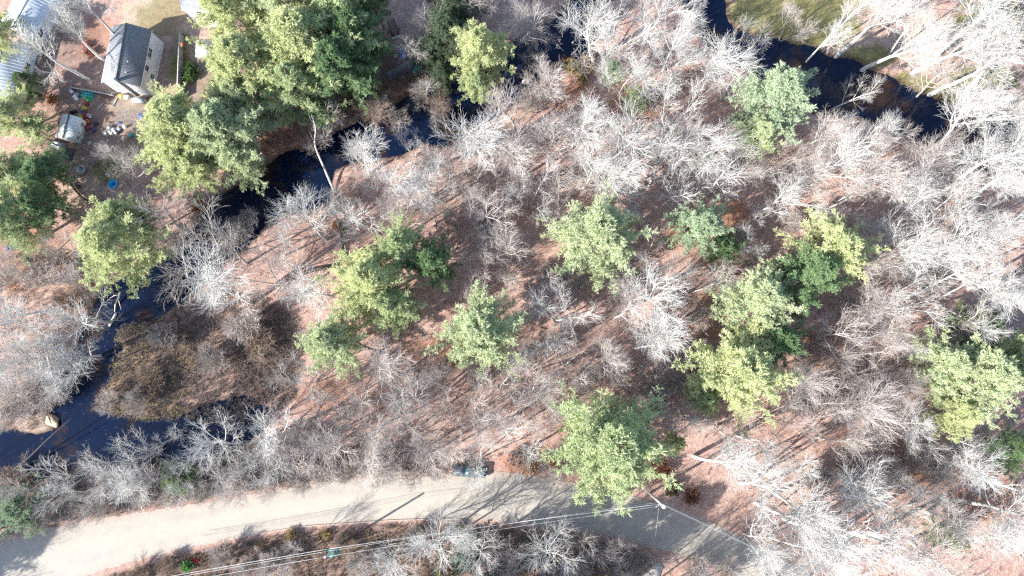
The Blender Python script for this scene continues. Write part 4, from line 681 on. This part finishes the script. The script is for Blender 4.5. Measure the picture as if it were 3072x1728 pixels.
things('rubbish_bag', 'bag', ['plasticwhite', 'plasticwhite', 'grey', 'black', 'plasticwhite', 'black', 'black', 'grey'],
    [(218, 276, 0, 'white bag at the upper left of the junk by the teal tarp'), (228, 290, 1, 'white bag below the teal tarp, middle of the heap'), (236, 284, 2, 'grey bag against the left end of the teal tarp'), (224, 267, 2, 'black bag at the fence end of the junk'), (232, 298, 0, 'lowest white bag in the heap by the teal tarp'), (216, 340, 1, 'black bag between the toys and the shed roof, left one'), (226, 336, 0, 'black bag between the toys and the shed roof, right one'), (1188, 170, 0, 'whitish bag beside the crumpled blue plastic')], lambda i: MB().lump((0, 0, .25), (.42, .36, .4), i, 12))
def toy(i): return MB().box((0, 0, .25), (.85, .7, .5), taper=.9).box((0, .2, .6), (.7, .18, .35))
things('toy_block', 'toy', ['red', 'yellow', 'purple', 'yellow', 'red', 'red', 'orange', 'purple'],
    [(260, 313, -.2, 'dark red plastic toy, topmost of the bright toys above the shed'), (257, 326, -.2, 'larger yellow plastic toy above the shed'), (251, 340, -.2, 'purple plastic toy between the two yellow ones'), (248, 352, -.2, 'yellow plastic toy nearest the shed roof'), (260, 350, -.1, 'crimson plastic toy beside the lower yellow one'), (264, 385, .5, 'red plastic toy at the right of the shed wall'), (266, 368, .5, 'orange toy by the shed corner'), (283, 391, .6, 'purple toy right of the shed')], toy)
def chairb(i):
    mb = MB().box((0, 0, .42), (.5, .5, .05)).box((0, .24, .7), (.5, .05, .5))
    for a in (-.2, .2):
        for b_ in (-.2, .2): mb.box((a, b_, .2), (.05, .05, .42))
    return mb.box((-.25, 0, .62), (.05, .5, .05)).box((.25, 0, .62), (.05, .5, .05))
things('plastic_chair', 'chair', ['plasticwhite', 'plasticwhite', 'plasticwhite', 'grey'], [(337, 402, .3, 'white plastic chair at the left end of the scrap pile'), (330, 528, 1, 'white plastic chair above the blue wading pool'), (274, 352, .2, 'white plastic chair beside the bright toys'), (345, 590, 0, 'grey low chair below the wading pool')], chairb)
things('flower_pot', 'pot', 'plasticwhite', [(427, 450, 0, 'white ring-shaped pot, uppermost of the three'), (426, 459, 0, 'white ring-shaped pot, lower left of the three'), (436, 460, 0, 'white squarish pot, lower right of the three')], lambda i: MB().lathe([(.12, 0), (.22, .02), (.26, .3), (.2, .3), (.15, .08), (.02, .06)], k=14 if i < 2 else 4))
things('scrap_metal', 'scrap', ['grey', 'plasticwhite', 'grey', 'teal', 'grey', 'plasticwhite', 'grey', 'darkgrey', 'grey'],
    [(332, 385, .2, 'grey bin in the scrap pile, topmost left'), (345, 392, .7, 'white carton in the middle of the scrap pile'), (352, 400, 1.2, 'grey metal frame low in the scrap pile'), (398, 408, .3, 'dark teal bin right end of the scrap pile'), (362, 388, 1, 'grey box in the scrap pile under bare twigs'), (378, 382, .5, 'white carton at the upper right of the scrap pile'), (322, 402, .4, 'small grey box left of the white plastic chair'), (290, 372, .3, 'dark crate right of the shed'), (275, 432, .7, 'grey crate at the lower corner of the shed')],
    lambda i: MB().box((0, 0, .25), (.8-.1*(i % 3), .55, .5), taper=.9).box((0, 0, .53), (.86-.1*(i % 3), .6, .05)).box((.1, .1, .62), (.3, .25, .15), .4))
def plank(i, L_=2.2): return MB().box((0, 0, .1), (L_, .24, .06)).box((L_*.3, 0, .04), (.1, .3, .06)).box((-L_*.3, 0, .04), (.1, .3, .06))
things('plank', 'board', 'greywood', [(347, 305, 1.1, 'grey plank lying below the white gable'), (300, 322, .9, 'short pale plank below the teal tarp'), (333, 278, -.15, 'white board at the foot of the gable wall'), (1203, 222, -1.05, 'narrow plank across the dock, left one'), (1240, 215, -1.05, 'longer plank across the dock, right one')], plank)
# round tank and wading pool
x, y = at(250, 512); o = MB().lathe([(.7, 0), (.72, .9), (.64, .9), (.62, .5), (.02, .48)], k=28).build('stock_tank', M['metalgrey'], loc=(x, y, 0), smooth=False); tag(o, 'round grey galvanised tank in the yard left of the wading pool', 'tank')
x, y = at(341, 553); p = empty('wading_pool', (x, y, .02)); tag(p, 'round bright blue wading pool in the back yard', 'pool')
MB().lathe([(.78, 0), (.86, .06), (.86, .28), (.76, .3), (.7, .1), (.68, .05)], k=28).build('rim', M['cyan'], p, smooth=True); MB().lathe([(.01, .07), (.69, .075), (.69, .06), (.01, .055)], k=28).build('pool_water', M['cyan'], p); MB().lump((0, 0, .1), (.3, .26, .05), 4, 14, .5).build('debris', M['darkblue'], p)
for i, (px, py) in enumerate([(62, 762), (74, 772), (82, 780), (90, 775), (86, 788), (96, 782)]):
    x, y = at(px, py); o = MB().lathe([(.18, 0), (.33, 0), (.36, .1), (.33, .2), (.18, .2), (.16, .1), (.18, 0)], k=18).build('tyre', M['black'], loc=(x, y, gz(x, y)), smooth=True); tag(o, 'black tyre on the left bank, '+['far left end of the row', 'second from the left in the row', 'middle of the upper line', 'right of the middle, slightly raised', 'lowest of the row', 'rightmost of the row'][i], 'tyre', 'tyres lying in a row on the left bank')
for i, (px, py, rz, L_) in enumerate([(255, 690, 1.3, 1.4), (262, 688, 1.1, 1.5), (248, 692, 1.7, 1.3), (268, 684, .8, 1.6), (258, 680, 1.5, 1.2)]):
    x, y = at(px, py); o = MB().tube([(-L_/2, 0, .15), (0, .03, .17), (L_/2, 0, .15)], [.13, .12, .1], 8).build('cut_log', M['greywood'], loc=(x, y, gz(x, y)), rz=rz); tag(o, 'short cut log above the spiky pine, '+['middle one', 'right of the middle', 'leftmost one', 'rightmost one', 'topmost one'][i], 'log', 'cut logs stacked above the spiky pine')
# trailer
x, y = at(1182, 90); tr = empty('utility_trailer', (x, y, .0), math.radians(109)); tag(tr, 'flat utility trailer filled with fallen brown leaves, between dark pines', 'trailer')
MB().box((0, 0, .55), (4.4, 1.7, .1)).build('bed', M['brown'], tr); MB().lump((.2, 0, .68), (2.0, .72, .12), 5, 16, .1).build('leaf_load', M['brown'], tr)
for s in (-1, 1):
    MB().box((0, s*.85, .75), (4.4, .06, .35)).build('side_rail', M['metalgrey'], tr)
    wh = MB().lathe([(.3, -.1), (.34, 0), (.3, .1)], k=16); o = wh.build('wheel', M['black'], tr); o.rotation_euler = (math.pi/2, 0, 0); o.location = (-.3, s*1.0, .34)
MB().box((-2.0, 0, .78), (.45, 1.66, .3)).build('tailgate', M['greywood'], tr); MB().tube([(2.2, -.6, .5), (3.2, 0, .5), (2.2, .6, .5)], .05, 6).build('drawbar', M['metalgrey'], tr)
x, y = at(1206, 212); dk = empty('wooden_dock', (x, y, 0), .5); tag(dk, 'dark weathered wooden dock platform near the creek, below the trailer', 'dock')
mb = MB()
for q in range(28): mb.box((-2.8+q*.2, 0, .35), (.185, 1.9, .06))
mb.build('deck', M['darkgrey'], dk)
for a in (-2.6, 0, 2.6):
    for b_ in (-.8, .8): MB().box((a, b_, .12), (.12, .12, .7)).build('post', M['greywood'], dk)
# creek things
x, y = at(335, 957); o = MB().tube([(-1.4, 0, -.42), (-.4, .05, -.4), (.6, 0, -.42), (1.3, .06, -.45)], [.16, .2, .22, .18], 10).build('floating_log', M['bark'], loc=(x, y, 0), rz=1.15, color=(.6, .56, .5), smooth=True); tag(o, 'pale broken log floating in the creek below the spiky pine', 'log')
x, y = at(350, 905); o = MB().tube([(-2.0, 0, .5), (-.8, .2, .3), (.5, 0, 0), (1.8, .3, -.4)], [.18, .16, .12, .08], 8).tube([(-.6, .2, .3), (.1, .9, .3), (.9, 1.5, .1)], [.1, .07, .04], 6).tube([(-1.2, .1, .4), (-.9, -.6, .5), (-.2, -1.2, .3)], [.09, .06, .03], 6).build('fallen_branch', M['bark'], loc=(x, y, 0), rz=-2.0, color=(.55, .47, .38), smooth=True); tag(o, 'tan forked branch fallen at the waterline beneath the spiky pine', 'branch')
x, y = at(152, 1262); o = MB().lump((0, 0, -.35), (1.5, .95, .55), 9, 22, .2).build('grassy_hummock', mat('straw', (.44, .34, .25), .95, .1, .35, nscale=5, bump=.8), loc=(x, y, 0), rz=-.6, smooth=True); tag(o, 'straw-coloured grassy hummock at the tip of the left bank', 'hummock')
x, y = at(1576, 242); o = MB().lump((0, 0, .0), (.75, .6, .4), 12, 8, .3).build('rock', mat('pale_rock', (.55, .42, .36), .9, .2, .3), loc=(x, y, -.3), rz=.4); tag(o, 'pale angular rock in the dark water near the top centre', 'rock')
def bigtrunk(name, lab, pts, r0, r1, col, cat='log'):
    P = [(*at(a, b, c), c) for a, b, c in pts]; c0 = Vector(P[0]); P = np.array(P)-np.array(c0)
    t = np.linspace(0, len(P)-1, 14); Q = np.c_[[np.interp(t, range(len(P)), P[:, k]) for k in range(3)]].T
    for _ in range(2): Q[1:-1] = .25*Q[:-2]+.5*Q[1:-1]+.25*Q[2:]
    mb = MB().tube(Q, np.linspace(r0, r1, 14), 8); g = random.Random(int(pts[0][0]))
    for j in range(5, 13, 2):
        d = Q[j]-Q[j-1]; d /= np.linalg.norm(d); s = np.array([-d[1], d[0], .5])*(1 if j % 4 else -1); L_ = g.uniform(1.2, 2.4)
        mb.tube([Q[j], Q[j]+(d*.5+s*.4)*L_, Q[j]+(d*1.1+s*.6)*L_], [r1*.7, r1*.45, r1*.2], 5)
    o = mb.build(name, M['bark'], loc=c0, color=col, smooth=True); return tag(o, lab, cat)
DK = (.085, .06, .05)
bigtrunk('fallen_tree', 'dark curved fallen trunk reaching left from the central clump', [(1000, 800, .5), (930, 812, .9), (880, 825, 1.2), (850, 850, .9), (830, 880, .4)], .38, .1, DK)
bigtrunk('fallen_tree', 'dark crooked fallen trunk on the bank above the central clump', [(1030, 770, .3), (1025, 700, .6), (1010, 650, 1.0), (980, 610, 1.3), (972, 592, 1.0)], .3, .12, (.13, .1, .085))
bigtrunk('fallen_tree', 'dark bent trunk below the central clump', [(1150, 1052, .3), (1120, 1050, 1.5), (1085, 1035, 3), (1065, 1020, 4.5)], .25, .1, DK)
bigtrunk('fallen_tree', 'pale fallen birch trunk beside the dark clearing at right', [(2600, 956, .4), (2640, 940, .5), (2700, 925, .6), (2780, 915, .8)], .26, .1, (.6, .56, .5))
bigtrunk('fallen_tree', 'thin pale fallen pole crossing the orange clearing', [(2655, 1326, .4), (2645, 1380, .4), (2636, 1400, .4)], .09, .06, (.55, .48, .38))
bigtrunk('fallen_tree', 'long pale fallen stem along the left roadside bank', [(330, 1510, .3), (420, 1500, .5), (500, 1504, .4), (560, 1500, .3)], .17, .08, (.45, .42, .38))
bigtrunk('fallen_tree', 'grey fallen stem beside the lower left road edge', [(160, 1508, .3), (230, 1500, .4), (270, 1506, .3)], .16, .08, (.4, .38, .34))
bigtrunk('fallen_tree', 'long dark grey trunk lying left of the blue pool, lower left', [(240, 560, .3), (205, 545, .4), (250, 600, .5), (310, 618, .3)], .22, .14, (.06, .055, .055))
bigtrunk('dead_leaning_tree', 'slim black dead tree leaning over the lower left pond', [(20, 1425, 0), (90, 1370, 2.5), (150, 1310, 5), (220, 1250, 6.5)], .2, .04, (.05, .045, .05), 'tree')
bigtrunk('twisted_tree', 'white twisted bare trunk rising beside the narrow creek bend', [(1003, 575, 0), (962, 480, 3), (940, 430, 6), (950, 390, 9), (935, 345, 11)], .22, .05, (.55, .52, .48), 'tree')
bigtrunk('broken_stub', 'short pale broken stem sticking up by the road below the holly shrub', [(1510, 1660, .1), (1550, 1670, .6), (1580, 1672, 1.0)], .17, .1, (.5, .46, .42))
x, y = at(2480, 1428); o = tarp('x', 'y', 2480, 1428, 2.0, 1.1, 'darkblue', .02, .1, 31)
o.name = 'puddle'; o.data.materials[0] = wm; del o['label']; del o['category']; o['kind'] = 'structure'
# pale gravel apron at the bottom edge
AP = wpoly([(1930, 1728), (1948, 1705), (1962, 1690), (1978, 1682), (1984, 1695), (1990, 1703), (1984, 1712), (1978, 1728), (1970, 1760), (1925, 1760)]); mb = MB(); mb.add([(a, b, .22) for a, b in AP]+[(a, b, -.1) for a, b in AP], [tuple(range(len(AP)))]+[(k, k+len(AP), (k+1) % len(AP)+len(AP), (k+1) % len(AP)) for k in range(len(AP))])
o = mb.build('gravel_apron', M['concrete']); o['kind'] = 'structure'

# ---------------------------------------------------------------- vehicle parked under the bare tree
x, y = at(1411, 1412); car = empty('parked_pickup', (x, y, .02), math.radians(-4)); tag(car, 'dark blue-green pickup parked on the road edge beneath a bare tree', 'truck')
paint = mat('car_paint', (.035, .075, .085), .25, .5, .1); mb = MB()
secs = [(-2.85, .55, .95), (-2.8, .5, 1.05), (-.9, .5, 1.08), (-.85, .5, 1.1), (1.2, .5, 1.1), (2.3, .5, 1.02), (2.75, .5, .9), (2.85, .55, .7)]
V = []
for sx_, lo, hi in secs:
    hw = .95 if abs(sx_) < 2.6 else .86
    V += [(sx_, -hw, lo), (sx_, -hw, hi-.12), (sx_, -hw+.1, hi), (sx_, hw-.1, hi), (sx_, hw, hi-.12), (sx_, hw, lo)]
F = [(i*6+j, i*6+(j+1) % 6, (i+1)*6+(j+1) % 6, (i+1)*6+j) for i in range(len(secs)-1) for j in range(6)]+[tuple(range(6))[::-1], tuple(7*6+j for j in range(6))]
mb.add(V, F).build('body', paint, car)
mb = MB(); V = [(-.9, -.82, 1.08), (1.35, -.82, 1.08), (1.35, .82, 1.08), (-.9, .82, 1.08), (-.7, -.66, 1.72), (.6, -.66, 1.74), (.6, .66, 1.74), (-.7, .66, 1.72)]
mb.add(V, [(4, 5, 6, 7), (0, 1, 5, 4), (1, 2, 6, 5), (2, 3, 7, 6), (3, 0, 4, 7)]); cab = mb.build('cab', paint, car)
MB().add([(1.33, -.7, 1.14), (1.33, .7, 1.14), (.66, .58, 1.72), (.66, -.58, 1.72)], [(0, 1, 2, 3)]).build('windscreen', M['glass'], cab, loc=(.012, 0, .012))
MB().add([(-.89, -.7, 1.16), (-.89, .7, 1.16), (-.74, .56, 1.68), (-.74, -.56, 1.68)], [(3, 2, 1, 0)]).build('rear_window', M['glass'], cab, loc=(-.012, 0, .005))
for s in (-1, 1): MB().add([(-.7, s*.81, 1.14), (1.15, s*.81, 1.14), (.58, s*.68, 1.66), (-.6, s*.68, 1.66)], [(0, 1, 2, 3) if s < 0 else (3, 2, 1, 0)]).build('side_window', M['glass'], cab, loc=(0, s*.015, .005))
MB().box((-1.9, 0, 1.1), (1.75, 1.5, .05)).build('bed_cover', M['grey'], car)
for a in (-1.85, 1.85):
    for s in (-1, 1):
        o = MB().lathe([(.25, -.12), (.39, -.11), (.41, 0), (.39, .11), (.25, .12)], k=20).build('wheel', M['black'], car, smooth=False); o.rotation_euler = (math.pi/2, 0, 0); o.location = (a, s*.84, .4)
for s in (-1, 1): MB().box((2.84, s*.66, .82), (.06, .34, .14)).build('headlight', M['frame'], car); MB().box((.95, s*1.05, 1.2), (.12, .2, .14)).build('mirror', paint, car)

# ---------------------------------------------------------------- utility poles and wires
def upole(label, base, h_, lean=(0, 0)):
    x, y = at(*base); e = empty('utility_pole', (x, y, 0)); tag(e, label, 'pole', 'utility poles beside the road'); lx, ly = lean
    MB().tube([(0, 0, -.5), (lx*.5, ly*.5, h_*.5), (lx, ly, h_)], [.2, .19, .17], 12).build('post', M['polewood'], e, smooth=True)
    MB().lathe([(.16, 0), (.17, .12), (.05, .2)], (lx, ly, h_), 12).build('pole_cap', M['frame'], e)
    return e, Vector((x+lx, y+ly, h_))
p1, t1 = upole('bare wooden utility pole on the verge, crossed by wires', (1030, 1625), 9.6, (-.15, -.1))
p2, t2 = upole('wooden utility pole with round pale transformer at the road bend', (1949, 1479), 9.8, (.2, -.15))
MB().lathe([(.02, .0), (.28, .02), (.3, .1), (.3, .85), (.34, .87), (.34, .93), (.05, 1.05)], (.62, -.5, 8.5), 20).build('transformer', M['plasticwhite'], p2, smooth=True)
MB().tube([(.2, -.15, 8.9), (.62, -.5, 8.9)], .05, 6).build('bracket', M['metalgrey'], p2)
MB().box((.15, -.1, 9.2), (1.9, .1, .12), .6).build('crossarm', M['greywood'], p2)
for q in (-.8, 0, .8): MB().lathe([(.04, 0), (.06, .05), (.04, .16), (.015, .18)], (.15+q*math.cos(.6), -.1+q*math.sin(.6), 9.26), 8).build('insulator', M['plasticwhite'], p2)
MB().tube([(0, 0, 8), (-1.7, 1.3, 4), (-3.2, 2.5, 0)], .03, 5).build('guy_wire', M['metalgrey'], p2)
def wire(label, A, B, sag, r=.028, mk='metalgrey'):
    A, B = Vector(A), Vector(B); P = []
    for i in range(25): f = i/24; p = A.lerp(B, f); P.append((p.x-A.x, p.y-A.y, p.z-A.z-4*sag*f*(1-f)))
    o = MB().tube(P, r, 5).build('overhead_wire', M[mk], loc=A, smooth=True); return tag(o, label, 'wire')
wm_ = 'plasticwhite'
L1 = Vector((*at(300, 1790, 9.5), 9.5)); off = [Vector((.0, .0, 0)), Vector((.35, 1.0, -1.0)), Vector((.2, .55, -1.5))]
nm = ['lowest wire on the picture', 'uppermost thick wire', 'thin middle wire']
for i, d in enumerate(off):
    wire(f'{nm[i]} running between the bare pole and transformer pole', t1+d, t2+Vector((-.1+.1*i, .25*i-.2, -.3*i)), 0.8, .022 if i == 1 else .014, wm_)
    wire(f'{nm[i]} running from the bare pole off the lower left edge', t1+d, L1+d*1.0, 0.5, .026 if i == 1 else .018, wm_)
R1 = Vector((*at(2560, 1790, 9.0), 9.0))
wire('thick cable bundle running right from the transformer pole along the kerb', t2+Vector((.1, 0, -1.4)), R1+Vector((0, 0, -1.2)), 0.6, .035, 'metalgrey'); wire('thin upper wire running right from the transformer pole', t2, R1, .5, .014)
wire('single service wire dropping straight down the picture over the road', t2+Vector((-.3, -.1, -.5)), Vector((*at(1948, 1800, 6), 6)), .3, .012)
